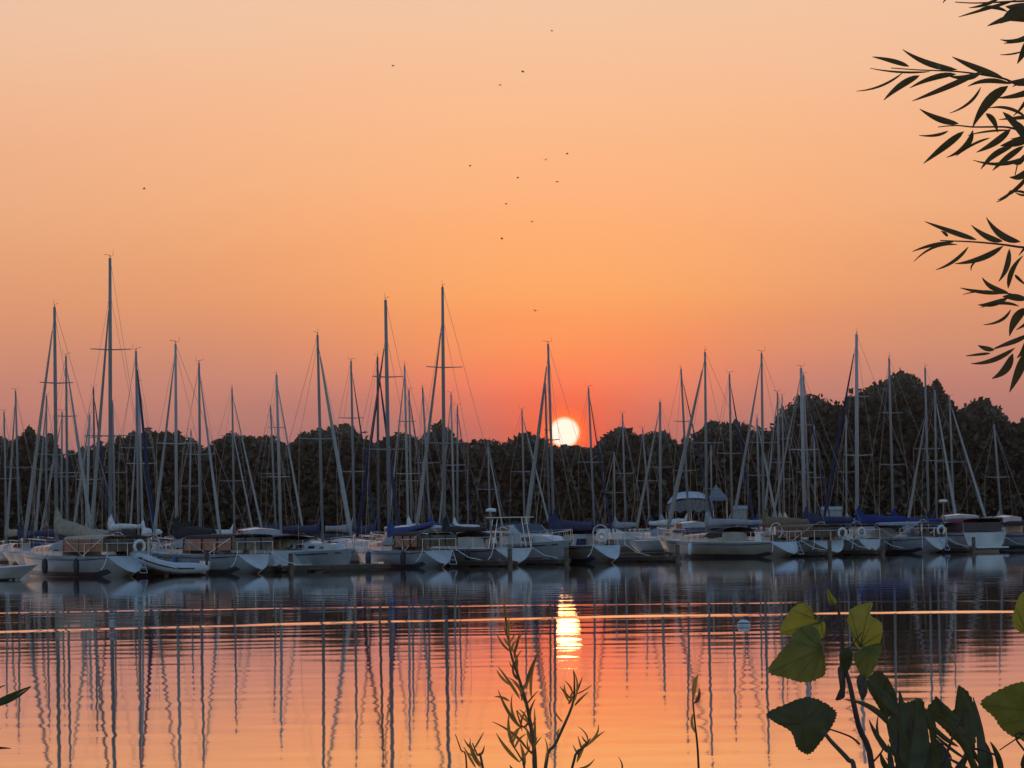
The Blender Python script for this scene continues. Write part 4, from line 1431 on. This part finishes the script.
# ------------------------------------------------------------------ birds
BIRDS = [(552, 31, 'tiny dark bird, topmost of the flock, high above the sun'), (523, 72, 'tiny dark bird, upper right of the close pair below the topmost bird'),
         (500, 85, 'tiny dark bird, lower left of the close pair below the topmost bird'), (393, 66, 'tiny faint bird high up, left of the flock, above a tall mast'),
         (470, 166, 'tiny faint bird at the left end of the middle flock'), (546, 160, 'tiny bird just left of the highest bird of the middle flock'),
         (567, 154, 'tiny bird, highest and rightmost of the middle flock'), (518, 178, 'tiny bird alone in the centre of the middle flock'),
         (557, 182, 'tiny bird below the top pair of the middle flock'), (506, 204, 'tiny bird below the centre of the middle flock, to its left'),
         (532, 222, 'tiny faint bird low in the middle flock, right of the lowest one'), (502, 239, 'tiny bird, lowest of the middle flock'),
         (144, 189, 'lone tiny bird in the sky far left, above the tallest mast'), (535, 311, 'lone tiny bird low in the glow just above the sun')]
for k, (px, py, lab) in enumerate(BIRDS):
    r = random.Random(k)
    D = r.uniform(190, 240)
    p_ = at(px, py, D)
    mb = MB()
    s = r.uniform(0.6, 0.85)
    mb.tube([(-0.12 * s, 0, 0), (-0.05 * s, 0, 0.01), (0.03 * s, 0, 0.012), (0.10 * s, 0, 0.02), (0.13 * s, 0, 0.015)], [0.008, 0.03, 0.036, 0.024, 0.006], 7)
    up_ = r.uniform(-0.04, 0.13) * s
    for sd in (-1, 1):
        w_ = [(0.05 * s, sd * 0.025, 0.02), (0.06 * s, sd * 0.10 * s, 0.02 + up_), (0.0, sd * 0.20 * s, 0.02 + up_ * 0.8), (-0.03 * s, sd * 0.09 * s, 0.016 + up_ * 0.9), (-0.03 * s, sd * 0.025, 0.016)]
        mb.add(w_ + [(a_, b__, c_ - 0.008) for a_, b__, c_ in w_], [(0, 1, 2, 3, 4), (9, 8, 7, 6, 5), (0, 5, 6, 1), (1, 6, 7, 2), (2, 7, 8, 3), (3, 8, 9, 4)])
    o = mb.build('bird', M_BRONZE)
    o.location = p_
    o.rotation_euler = (r.uniform(-0.4, 0.4), 0, r.uniform(0, 6.28))
    tag(o, lab, 'bird', 'birds flying above the marina')

# ------------------------------------------------------------------ foreground plants on the near bank
M_WIL = leafmat('willow_leaf', (0.10, 0.085, 0.040), 0.45, (0.16, 0.11, 0.035))
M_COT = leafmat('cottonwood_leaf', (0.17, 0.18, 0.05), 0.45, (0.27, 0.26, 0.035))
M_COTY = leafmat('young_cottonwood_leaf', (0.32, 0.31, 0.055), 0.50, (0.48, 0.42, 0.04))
M_COTD = leafmat('dark_leaf_green', (0.085, 0.085, 0.036), 0.35, (0.11, 0.10, 0.02))  # deeper green for the dark cottonwood leaves and the willow shoots
M_DRY = leafmat('dried_leaf', (0.11, 0.085, 0.065), 0.2, (0.10, 0.06, 0.04))
M_SAP = leafmat('sapling_leaf', (0.20, 0.15, 0.05), 0.7, (0.62, 0.36, 0.09))
M_TWIG = mat('reddish_twig_bark', (0.085, 0.045, 0.035), 0.8, var=0.3, scale=20)
M_GTWIG = mat('grey_twig_bark', (0.12, 0.085, 0.065), 0.9, var=0.3, scale=20)


def leaf(mb, base, tip, wpx, D, px_m, seed, bend=None):
    """a folded lance leaf from base to tip (picture points), wpx wide, at about D metres"""
    r = random.Random(seed)
    d0 = D + r.uniform(-0.10, 0.10)
    d1 = d0 + r.uniform(-0.03, 0.05)
    A = at(base[0], base[1], d0)
    Bp = at(tip[0], tip[1], d1)
    ax = Bp - A
    Ln = ax.length
    ax.normalize()
    view = (A - CAMP).normalized()
    side = ax.cross(view).normalized()
    nrm_ = side.cross(ax).normalized()
    bd = (r.uniform(-0.13, 0.13) if bend is None else bend) * Ln
    hw = wpx / 2 / F * D
    n = 9
    vs, fs = [], []
    tw = r.uniform(-0.35, 0.35)
    for k in range(n + 1):
        f = k / n
        wd = hw * (math.sin(PI * f ** 0.8) ** 0.85) * (1 - 0.25 * f) + 0.0004
        c = A + ax * (Ln * f) + side * (bd * 4 * f * (1 - f)) + nrm_ * (0.05 * Ln * math.sin(PI * f))
        sd = (side * math.cos(tw * f) + nrm_ * math.sin(tw * f))
        fold = nrm_ * (wd * 0.35)
        vs += [c - sd * wd + fold, c, c + sd * wd + fold]
    for k in range(n):
        o_ = k * 3
        fs += [(o_, o_ + 1, o_ + 4, o_ + 3), (o_ + 1, o_ + 2, o_ + 5, o_ + 4)]
    mb.add(vs, fs)


def stem(mb, pts_, w0, w1, D, dd=0.0, n=6):
    P = [at(x_, y_, D + dd * k / max(1, len(pts_) - 1)) for k, (x_, y_) in enumerate(pts_)]
    # smooth the polyline
    Q_ = []
    for i in range(len(P) - 1):
        p0, p1, p2, p3 = P[max(0, i - 1)], P[i], P[i + 1], P[min(len(P) - 1, i + 2)]
        for s in range(4):
            t_ = s / 4
            Q_.append(0.5 * ((2 * p1) + (p2 - p0) * t_ + (2 * p0 - 5 * p1 + 4 * p2 - p3) * t_ ** 2 + (3 * p1 - p0 - 3 * p2 + p3) * t_ ** 3))
    Q_.append(P[-1])
    rs = [(w0 + (w1 - w0) * i / (len(Q_) - 1)) / 2 / F * D for i in range(len(Q_))]
    mb.tube(Q_, rs, n)
    return Q_


# --- willow whose hanging branches come in from the right
DW = 4.5
LW = []


def cr(sx, ox, oy):
    return lambda p_: (ox + p_[0] / sx, oy + p_[1] / sx)


c1 = cr(3.84, 844, 0)
c2 = cr(3.657, 844, 190)
W1 = [((435, 268), (225, 190), 28), ((610, 298), (415, 218), 30), ((250, 255), (108, 218), 22), ((290, 290), (152, 385), 30), ((430, 285), (252, 338), 26), ((525, 276), (262, 388), 26),
      ((525, 278), (400, 292), 26), ((640, 322), (475, 332), 22), ((630, 330), (492, 492), 48), ((225, 280), (48, 350), 9), ((330, 275), (100, 262), 8), ((525, 335), (405, 435), 12), ((370, 262), (330, 245), 14),
      ((440, 475), (290, 418), 28), ((400, 503), (288, 520), 12), ((460, 505), (305, 628), 32), ((495, 500), (393, 605), 28), ((545, 435), (590, 510), 26), ((640, 495), (508, 585), 32),
      ((560, 530), (430, 600), 10), ((650, 560), (525, 650), 28), ((691, 560), (570, 655), 28), ((720, 590), (495, 615), 17), ((640, 500), (475, 520), 8), ((700, 450), (555, 415), 14), ((720, 640), (635, 680), 32),
      ((710, 665), (590, 768), 18), ((720, 745), (655, 735), 8), ((710, 360), (650, 445), 14), ((610, 430), (700, 560), 32), ((650, 470), (720, 520), 36), ((720, 530), (600, 560), 40), ((700, 600), (640, 620), 26),
      ((660, 0), (440, 65), 14), ((630, 45), (510, 45), 16), ((690, 55), (550, 100), 30), ((720, 125), (600, 152), 22), ((710, 150), (665, 245), 34), ((690, 196), (600, 210), 6), ((430, -25), (380, 12), 8),
      ((720, 40), (600, 90), 60), ((600, -10), (480, 30), 14), ((720, 20), (620, 25), 40), ((720, 70), (640, 80), 46)]
W2 = [((485, 182), (295, 115), 22), ((580, 188), (465, 128), 26), ((645, 190), (520, 100), 30), ((400, 190), (250, 225), 14), ((415, 200), (255, 262), 10), ((455, 208), (335, 292), 14), ((582, 205), (405, 270), 25),
      ((605, 215), (565, 335), 24), ((490, 255), (465, 295), 6), ((380, 170), (355, 150), 12), ((600, 375), (505, 320), 22), ((575, 378), (425, 358), 16), ((600, 395), (490, 420), 24), ((640, 425), (500, 430), 12),
      ((610, 437), (510, 493), 12), ((670, 400), (580, 390), 30), ((600, 360), (655, 240), 22), ((668, 430), (605, 535), 40), ((625, 310), (668, 350), 12), ((560, 375), (435, 382), 7), ((668, 535), (550, 578), 22),
      ((550, 585), (490, 568), 20), ((535, 597), (445, 607), 10), ((625, 578), (465, 635), 22), ((618, 598), (540, 690), 36), ((668, 590), (605, 740), 40), ((668, 550), (632, 615), 28), ((610, 0), (557, 45), 10), ((668, 14), (620, 5), 10)]
willow = empty('willow_tree', (1.75, 5.1, 0.2))
tag(willow, 'willow with narrow dark leaves hanging in from the right edge over the sky', 'tree')
wl, wb = MB(), MB()
k = 0
for (bs_, tp_, ww), c_, sc_ in [(a_, c1, 3.84) for a_ in W1] + [(a_, c2, 3.657) for a_ in W2]:
    leaf(wl, c_(bs_), c_(tp_), ww / sc_ * 0.88, DW, None, 900 + k)
    k += 1
main = [(1210, -260), (1150, -120), (1112, 20), (1100, 150), (1096, 290), (1085, 390)]
stem(wb, [(1500, -420), (1350, -340)] + main, 22, 4, 4.75, -0.25)
twigs = [[(1112, 20), (1060, 70), (1024, 85), (1005, 79), (984, 75), (956, 71.5), (920, 70), (891, 68)],
         [(1104, 110), (1070, 128), (1024, 130), (1005, 127), (974, 127), (956, 125.5), (938, 127)],
         [(1125, -40), (1080, 0), (1024, 1), (1000, 2), (974, 3), (955, 2)],
         [(1098, 250), (1060, 250), (1024, 247.5), (1002, 244.5), (975, 242), (953, 241), (940, 240.5)],
         [(1096, 280), (1060, 305), (1024, 298), (1008, 293.5), (997, 294)],
         [(1090, 330), (1060, 332), (1024, 336), (1008, 344.5), (994, 349)],
         [(1106, 100), (1060, 150), (1024, 155), (1015, 175)]]
for tw in twigs:
    stem(wb, tw, 3.2, 1.0, DW, 0, 5)
r = random.Random(4)
for k in range(70):       # the leaves just beyond the edge of the picture
    tw = twigs[r.randrange(len(twigs))]
    x_ = r.uniform(1050, 1150)
    y_ = np.interp(-x_, [-1112, -1060, -1024], [tw[0][1], tw[1][1], tw[2][1]]) + r.uniform(-20, 25)
    a_ = r.uniform(0.3, 2.2)
    leaf(wl, (x_, y_), (x_ - 60 * math.sin(a_) * r.choice((1, 1, -1)), y_ + 55 * abs(math.cos(a_))), r.uniform(4, 9), DW + r.uniform(-.2, .2), None, 2000 + k)


def reparent(o, root):
    o.parent = root
    o.matrix_parent_inverse = Matrix.Translation(root.location).inverted()


reparent(wl.build('leaves', M_WIL, smooth=False), willow)
reparent(wb.build('branch', M_TWIG, smooth=True), willow)
tb = MB().tube([(1.75, 5.1, 0.0), (1.7, 5.1, 1.0), (1.66, 5.05, 2.0), (1.72, 5.0, 3.4)], [0.16, 0.12, 0.10, 0.06], 10)
tb.tube([(1.67, 5.05, 1.9), (1.50, 4.9, 2.45), tuple(at(1480, -415, 4.75))], [0.05, 0.035, 0.015], 8)
reparent(tb.build('trunk', M_BARK, smooth=True), willow)


def reparent2(o, leaf_o):
    o.parent = leaf_o
    o.matrix_parent_inverse = Matrix.Translation(leaf_o.parent.location).inverted() @ Matrix.Translation(leaf_o.parent.location)


M_VEIN = leafmat('leaf_vein', (0.20, 0.20, 0.07), 0.3, (0.25, 0.23, 0.05))


def blade_leaf(mb, outline, D, seed, teeth=0.03, dome=0.12):
    """a broad toothed leaf given by its outline in the picture"""
    r = random.Random(seed)
    n = len(outline)
    cx = sum(p_[0] for p_ in outline) / n
    cy = sum(p_[1] for p_ in outline) / n
    size = max(max(abs(p_[0] - cx), abs(p_[1] - cy)) for p_ in outline)
    pts_ = []
    for i in range(n):
        p0, p1, p2, p3 = outline[i - 1], outline[i], outline[(i + 1) % n], outline[(i + 2) % n]
        for s in range(8):
            t_ = s / 8
            q_ = [0.5 * (2 * p1[j] + (p2[j] - p0[j]) * t_ + (2 * p0[j] - 5 * p1[j] + 4 * p2[j] - p3[j]) * t_ ** 2 + (3 * p1[j] - p0[j] - 3 * p2[j] + p3[j]) * t_ ** 3) for j in (0, 1)]
            e = 1 + teeth * (1 if s % 2 else -1) * r.uniform(0.2, 1.2)
            pts_.append((cx + (q_[0] - cx) * e, cy + (q_[1] - cy) * e))
    tx, ty = r.uniform(-0.35, 0.35), r.uniform(-0.2, 0.5)
    m = len(pts_)
    vs, fs = [], []

    def dep(u_, v_, f):
        rr2 = (u_ * u_ + v_ * v_) * f * f
        return D + size / F * D * (tx * u_ * f + ty * v_ * f + dome * rr2 * 2 + 0.04 * math.sin(7 * u_ + 3 * v_ + seed) - 0.10 * abs(u_ * f - 0.3 * v_ * f))
    vb_ = MB()
    tip = max(range(m), key=lambda q: (pts_[q][0] - cx) ** 2 + (pts_[q][1] - cy) ** 2)
    root_ = min(range(m), key=lambda q: (pts_[q][0] - 2 * cx + pts_[tip][0]) ** 2 + (pts_[q][1] - 2 * cy + pts_[tip][1]) ** 2)
    for q in [tip] + [(root_ + int(m * g)) % m for g in (0.14, 0.25, 0.36, 0.64, 0.75, 0.86)]:
        pl = []
        for g in range(7):
            f = g / 6 * 0.96
            x_ = pts_[root_][0] * 0.92 + cx * 0.08
            y_ = pts_[root_][1] * 0.92 + cy * 0.08
            x_, y_ = x_ + (pts_[q][0] - x_) * f, y_ + (pts_[q][1] - y_) * f
            u_, v_ = (x_ - cx) / size, (y_ - cy) / size
            pl.append(at(x_, y_, dep(u_, v_, 1.0) - 0.0012))
        vb_.tube(pl, [0.0009 - 0.00011 * g for g in range(7)], 4)
    for f in (1.0, 0.66, 0.33):
        for (x_, y_) in pts_:
            u_, v_ = (x_ - cx) / size, (y_ - cy) / size
            rr2 = (u_ * u_ + v_ * v_) * f * f
            d_ = D + size / F * D * (tx * u_ * f + ty * v_ * f + dome * rr2 * 2 + 0.04 * math.sin(7 * u_ + 3 * v_ + seed) - 0.10 * abs(u_ * f - 0.3 * v_ * f))
            vs.append(at(cx + (x_ - cx) * f, cy + (y_ - cy) * f, d_))
    vs.append(at(cx, cy, D))
    for g in (0, 1):
        for i in range(m):
            fs.append((g * m + i, g * m + (i + 1) % m, (g + 1) * m + (i + 1) % m, (g + 1) * m + i))
    for i in range(m):
        fs.append((2 * m + i, 2 * m + (i + 1) % m, 3 * m))
    mb.add(vs, fs)
    return vb_


# --- cottonwood sapling at lower right
DC = 4.0
c3 = cr(3.413, 724, 568)
g0 = at(872, 790, DC)
cot = empty('cottonwood_sapling', (g0.x, g0.y, 0.22))
tag(cot, 'cottonwood sapling with broad toothed green leaves at lower right', 'sapling')
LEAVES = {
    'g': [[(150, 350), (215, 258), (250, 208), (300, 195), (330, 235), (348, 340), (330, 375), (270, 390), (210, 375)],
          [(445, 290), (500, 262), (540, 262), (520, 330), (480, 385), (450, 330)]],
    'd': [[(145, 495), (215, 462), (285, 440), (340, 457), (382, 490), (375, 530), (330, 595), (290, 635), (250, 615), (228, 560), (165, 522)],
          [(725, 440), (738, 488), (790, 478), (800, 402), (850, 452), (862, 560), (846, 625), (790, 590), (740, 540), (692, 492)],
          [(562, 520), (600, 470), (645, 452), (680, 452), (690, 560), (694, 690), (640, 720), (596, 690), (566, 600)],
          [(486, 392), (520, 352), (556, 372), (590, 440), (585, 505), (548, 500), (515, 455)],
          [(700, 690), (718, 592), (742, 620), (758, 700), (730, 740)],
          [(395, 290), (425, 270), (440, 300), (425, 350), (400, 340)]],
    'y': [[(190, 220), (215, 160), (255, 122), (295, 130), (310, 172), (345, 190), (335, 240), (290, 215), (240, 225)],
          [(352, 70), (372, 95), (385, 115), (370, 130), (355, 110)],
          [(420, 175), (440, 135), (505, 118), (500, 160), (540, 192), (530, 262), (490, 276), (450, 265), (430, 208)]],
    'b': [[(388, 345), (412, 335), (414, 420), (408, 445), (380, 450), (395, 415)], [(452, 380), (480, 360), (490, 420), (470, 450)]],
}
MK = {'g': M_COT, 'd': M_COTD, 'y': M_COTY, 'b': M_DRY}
kk = 0
for key, ls in LEAVES.items():
    for o_l in ls:
        mb = MB()
        vn = blade_leaf(mb, [c3(p_) for p_ in o_l], DC + (0.05 if key == 'y' else -0.03 if key == 'd' else 0), 40 + kk)
        kk += 1
        ob = mb.build('leaf', MK[key], smooth=True)
        ob['label'] = {'g': 'green leaf', 'd': 'dark green leaf', 'y': 'yellow-green young leaf', 'b': 'dried brown leaf'}[key]
        reparent(ob, cot)
        if key in 'gy':
            reparent2(vn.build('veins', M_VEIN, smooth=True), ob)
sm = MB()
stem(sm, [(872, 1700), (874, 1200), (873, 900), c3((505, 683)), c3((460, 540)), c3((430, 400)), c3((412, 330)), c3((400, 200)), c3((385, 120))], 9, 2.2, DC)
stem(sm, [c3((463, 602)), c3((430, 575)), c3((355, 548))], 2.5, 1.6, DC)
stem(sm, [c3((395, 220)), c3((350, 240)), c3((270, 250))], 1.6, 1.2, DC + 0.02)
stem(sm, [c3((410, 300)), c3((440, 260)), c3((470, 220))], 1.6, 1.2, DC + 0.02)
stem(sm, [c3((503, 668)), c3((545, 610)), c3((510, 545))], 2.2, 1.4, DC)
reparent(sm.build('stem', M_TWIG, smooth=True), cot)
# a grey broken twig leaning across it
g2 = at(858, 790, DC - 0.1)
gt = empty('dead_twig', (g2.x, g2.y, 0.22))
tag(gt, 'short thick grey dead twig leaning left beside the cottonwood stem', 'twig')
sm = MB()
stem(sm, [(872, 1700), (866, 1100), (862, 850), c3((445, 690)), c3((425, 655)), c3((385, 612)), c3((360, 585)), c3((338, 555))], 6.5, 3.5, DC - 0.1)
reparent(sm.build('stem', M_GTWIG, smooth=True), gt)
# the second cottonwood, whose leaves reach in at the right edge
g0 = at(1050, 790, DC)
ct2 = empty('cottonwood_sapling', (g0.x, g0.y, 0.22))
tag(ct2, 'second cottonwood sapling with two green leaves cut by the right picture edge', 'sapling')
for mkey, ol in (('g', [(875, 458), (950, 410), (1024, 388), (1085, 400), (1120, 460), (1100, 560), (1030, 590), (960, 560), (920, 510)]), ('y', [(985, 170), (1003, 105), (1030, 80), (1075, 110), (1085, 180), (1040, 225), (996, 208)]),
                 ('d', [(1016, 650), (1040, 620), (1090, 640), (1100, 690), (1050, 720), (1015, 685)])):
    mb = MB()
    vn = blade_leaf(mb, [c3(p_) for p_ in ol], DC, 70)
    ob = mb.build('leaf', MK[mkey], smooth=True)
    reparent(ob, ct2)
    reparent2(vn.build('veins', M_VEIN, smooth=True), ob)
sm = MB()
stem(sm, [(1060, 1700), (1066, 1100), (1068, 850), (1065, 700), (1060, 640), (1052, 600)], 8, 2, DC)
stem(sm, [(1067, 800), c3((1000, 590)), c3((940, 622))][:2] + [c3((1024, 565)), c3((990, 588)), c3((940, 622))], 2.5, 1.2, DC)
stem(sm, [(1062, 660), c3((1085, 300)), c3((1060, 180))], 2, 1.2, DC)
reparent(sm.build('stem', M_TWIG, smooth=True), ct2)

# --- dark willow shoots in front of the cottonwood
g0 = at(920, 790, 3.7)
ws = empty('willow_shrub', (g0.x, g0.y, 0.22))
tag(ws, 'dark clump of lance-leaved willow shoots at lower right, between the cottonwood leaves', 'shrub')
mb = MB()
SH = [((590, 570), (412, 448), 38), ((600, 500), (488, 372), 62), ((640, 640), (560, 380), 62), ((640, 720), (655, 440), 120), ((800, 610), (680, 485), 30), ((830, 655), (690, 540), 17), ((840, 620), (800, 400), 74),
      ((810, 530), (722, 436), 42), ((880, 740), (850, 440), 60), ((850, 640), (690, 478), 26), ((950, 720), (908, 592), 40), ((900, 740), (862, 560), 60), ((760, 720), (712, 590), 66), ((850, 700), (745, 640), 20),
      ((720, 600), (640, 455), 56), ((600, 720), (590, 520), 90), ((690, 720), (670, 560), 90), ((800, 560), (760, 470), 46), ((560, 540), (520, 430), 40), ((830, 560), (740, 500), 60), ((620, 560), (600, 420), 44),
      ((880, 720), (800, 560), 40), ((570, 700), (560, 600), 40)]
for k, (b0, t0, ww) in enumerate(SH):
    leaf(mb, c3(b0), c3(t0), ww / 3.413 * 0.55, 3.75 + 0.2 * (k % 3) / 3, None, 300 + k)
r = random.Random(31)
for k in range(26):
    bx_, by_ = r.uniform(560, 900), r.uniform(620, 760)
    a_ = r.uniform(-0.75, 0.45)
    ln_ = r.uniform(70, 170)
    leaf(mb, c3((bx_, by_)), c3((bx_ + ln_ * math.sin(a_), max(by_ - ln_ * math.cos(a_), 455))), r.uniform(3.0, 6.5), 3.72 + r.uniform(0, 0.3), None, 3300 + k)
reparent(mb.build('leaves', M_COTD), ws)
sm = MB()
for top_, x0 in (((640, 470), 905), ((830, 470), 925), ((760, 600), 915), ((600, 420), 895), ((930, 640), 935)):
    stem(sm, [(x0, 1900), (x0 + 2, 1200), (x0, 850), c3(((top_[0] + (x0 - 724) * 3.413) / 2, 640)), c3(top_)], 6, 2, 3.75)
reparent(sm.build('stem', M_TWIG, smooth=True), ws)

# --- willow sapling at the bottom centre
DS = 5.0
c4 = cr(4.315, 440, 590)
g0 = at(535, 790, DS)
sp = empty('willow_sapling', (g0.x, g0.y, 0.22))
tag(sp, 'slender branching willow sapling with narrow upright leaves at the bottom centre', 'sapling')
sm, mb = MB(), MB()
stem(sm, [(537, 1500), (536, 1100), (535, 850), c4((410, 768)), c4((400, 640)), c4((375, 500)), c4((340, 380)), c4((310, 290)), c4((290, 180)), c4((277, 70))], 6.5, 1.2, DS)
stem(sm, [(536, 1100), (541, 900), c4((455, 768)), c4((500, 660)), c4((570, 500)), c4((580, 400)), c4((576, 350))], 5, 1.2, DS)
stem(sm, [(536, 1050), (555, 900), c4((570, 768)), c4((620, 680)), c4((650, 640))], 4.5, 1.2, DS)
stem(sm, [(536, 1080), (500, 900), c4((185, 768)), c4((160, 710)), c4((140, 660))], 4, 1.2, DS)
stem(sm, [c4((400, 700)), c4((380, 690)), c4((310, 610))], 2.5, 1.2, DS)
stem(sm, [c4((385, 570)), c4((355, 590)), c4((330, 520))], 2.5, 1.2, DS)
stem(sm, [(536, 1050), (528, 850), c4((365, 780)), c4((345, 720)), c4((300, 650))], 3.5, 1.2, DS)
SL = [((290, 190), (268, 15), 13), ((302, 265), (245, 190), 12), ((308, 270), (300, 110), 14), ((320, 280), (345, 175), 14), ((322, 300), (360, 180), 8), ((345, 470), (250, 330), 16), ((300, 410), (245, 345), 14), ((350, 480), (310, 395), 12),
      ((355, 600), (250, 430), 20), ((300, 480), (235, 460), 14), ((352, 600), (312, 450), 14), ((372, 425), (430, 258), 22), ((395, 470), (420, 285), 16), ((390, 560), (412, 470), 14), ((385, 700), (225, 568), 15),
      ((345, 745), (243, 618), 20), ((325, 690), (298, 530), 20), ((362, 770), (345, 660), 24), ((400, 768), (408, 510), 20), ((370, 520), (355, 610), 10), ((580, 500), (640, 440), 12), ((585, 450), (655, 410), 6), ((590, 440), (615, 375), 10),
      ((575, 490), (575, 345), 10), ((455, 740), (452, 640), 8), ((625, 680), (710, 610), 15), ((640, 660), (683, 580), 12), ((600, 768), (668, 728), 14), ((590, 745), (630, 655), 20), ((178, 768), (130, 638), 14), ((155, 768), (103, 678), 14),
      ((185, 768), (115, 700), 12), ((768, 790), (770, 720), 8), ((340, 390), (318, 300), 12), ((330, 350), (290, 230), 12), ((320, 780), (300, 755), 16)]
for k, (b0, t0, ww) in enumerate(SL):
    leaf(mb, c4(b0), c4(t0), ww / 4.315 * 0.72, DS, None, 600 + k)
r = random.Random(12)
for (ax_, ay_), (bx_, by_), nn in (((405, 768), (375, 500), 12), ((375, 500), (310, 290), 9), ((310, 290), (280, 110), 6), ((500, 660), (578, 420), 8), ((590, 740), (645, 650), 5), ((175, 768), (140, 660), 5), ((350, 760), (300, 640), 6)):
    for q in range(nn):
        f = r.random()
        x0, y0 = ax_ + (bx_ - ax_) * f, ay_ + (by_ - ay_) * f
        a_ = r.choice((-1, 1)) * r.uniform(0.25, 0.75)
        ln_ = r.uniform(40, 95)
        leaf(mb, c4((x0, y0)), c4((x0 + ln_ * math.sin(a_), y0 - ln_ * math.cos(a_))), r.uniform(1.0, 2.4), DS, None, 4000 + q + nn * 50)
reparent(mb.build('leaves', M_SAP), sp)
reparent(sm.build('stem', mat('brown_shoot_bark', (0.14, 0.085, 0.045), 0.7, var=0.3, scale=20), smooth=True), sp)
for nm, pts_, lab, lv in (('grass_stalk', [(463, 1500), (464, 900), c4((115, 768)), c4((90, 690)), c4((66, 622))], 'single thin bare stalk just left of the bottom-centre sapling', ()),):
    sm = MB()
    stem(sm, pts_, 3, 0.8, DS + 0.1)
    g0 = at(464, 790, DS + 0.1)
    e_ = empty(nm, (g0.x, g0.y, 0.22))
    tag(e_, lab, 'stalk')
    reparent(sm.build('stem', M_SAP, smooth=True), e_)
# lone stalk standing against the water right of the sapling
c5 = cr(3.69, 600, 560)
g0 = at(698, 790, 5.2)
e_ = empty('lone_stalk', (g0.x, g0.y, 0.22))
tag(e_, 'lone thin stalk with a tuft of narrow leaves, between sapling and cottonwood', 'stalk')
sm, mb = MB(), MB()
stem(sm, [(702, 1500), (701, 900), c5((364, 768)), c5((350, 600)), c5((343, 520)), c5((345, 460))], 3.0, 1.2, 5.2)
for k, (b0, t0, ww) in enumerate((((345, 510), (362, 420), 14), ((342, 490), (345, 440), 10), ((347, 530), (366, 470), 12), ((352, 640), (348, 560), 8))):
    leaf(mb, c5(b0), c5(t0), ww / 3.69 * 1.2, 5.2, None, 700 + k)
reparent(sm.build('stem', M_TWIG, smooth=True), e_)
reparent(mb.build('leaves', M_SAP), e_)
# leaves poking in at the left edge
c6 = cr(7.11, 0, 660)
g0 = at(-30, 790, 4.2)
e_ = empty('bank_willow', (g0.x, g0.y, 0.22))
tag(e_, 'shrub with slim green leaves poking in at the lower left picture edge', 'shrub')
sm, mb = MB(), MB()
stem(sm, [(-38, 1700), (-36, 1100), (-34, 850), (-30, 740), (-26, 690), (-20, 640)], 6, 2, 4.2)
for k, (b0, t0, ww, bd) in enumerate((((-190, 420), (222, 186), 46, 0.03), ((-190, 330), (220, 190), 34, -0.10), ((-190, 650), (78, 628), 24, 0.04), ((-180, 280), (40, 178), 16, 0.02), ((-200, 560), (4, 486), 16, 0.02), ((-200, 640), (-60, 760), 30, 0.0))):
    leaf(mb, c6(b0), c6(t0), ww / 7.11, 4.2, None, 800 + k, bd)
reparent(sm.build('stem', M_TWIG, smooth=True), e_)
reparent(mb.build('leaves', leafmat('bank_willow_leaf', (0.05, 0.075, 0.02), 0.3, (0.06, 0.08, 0.012))), e_)
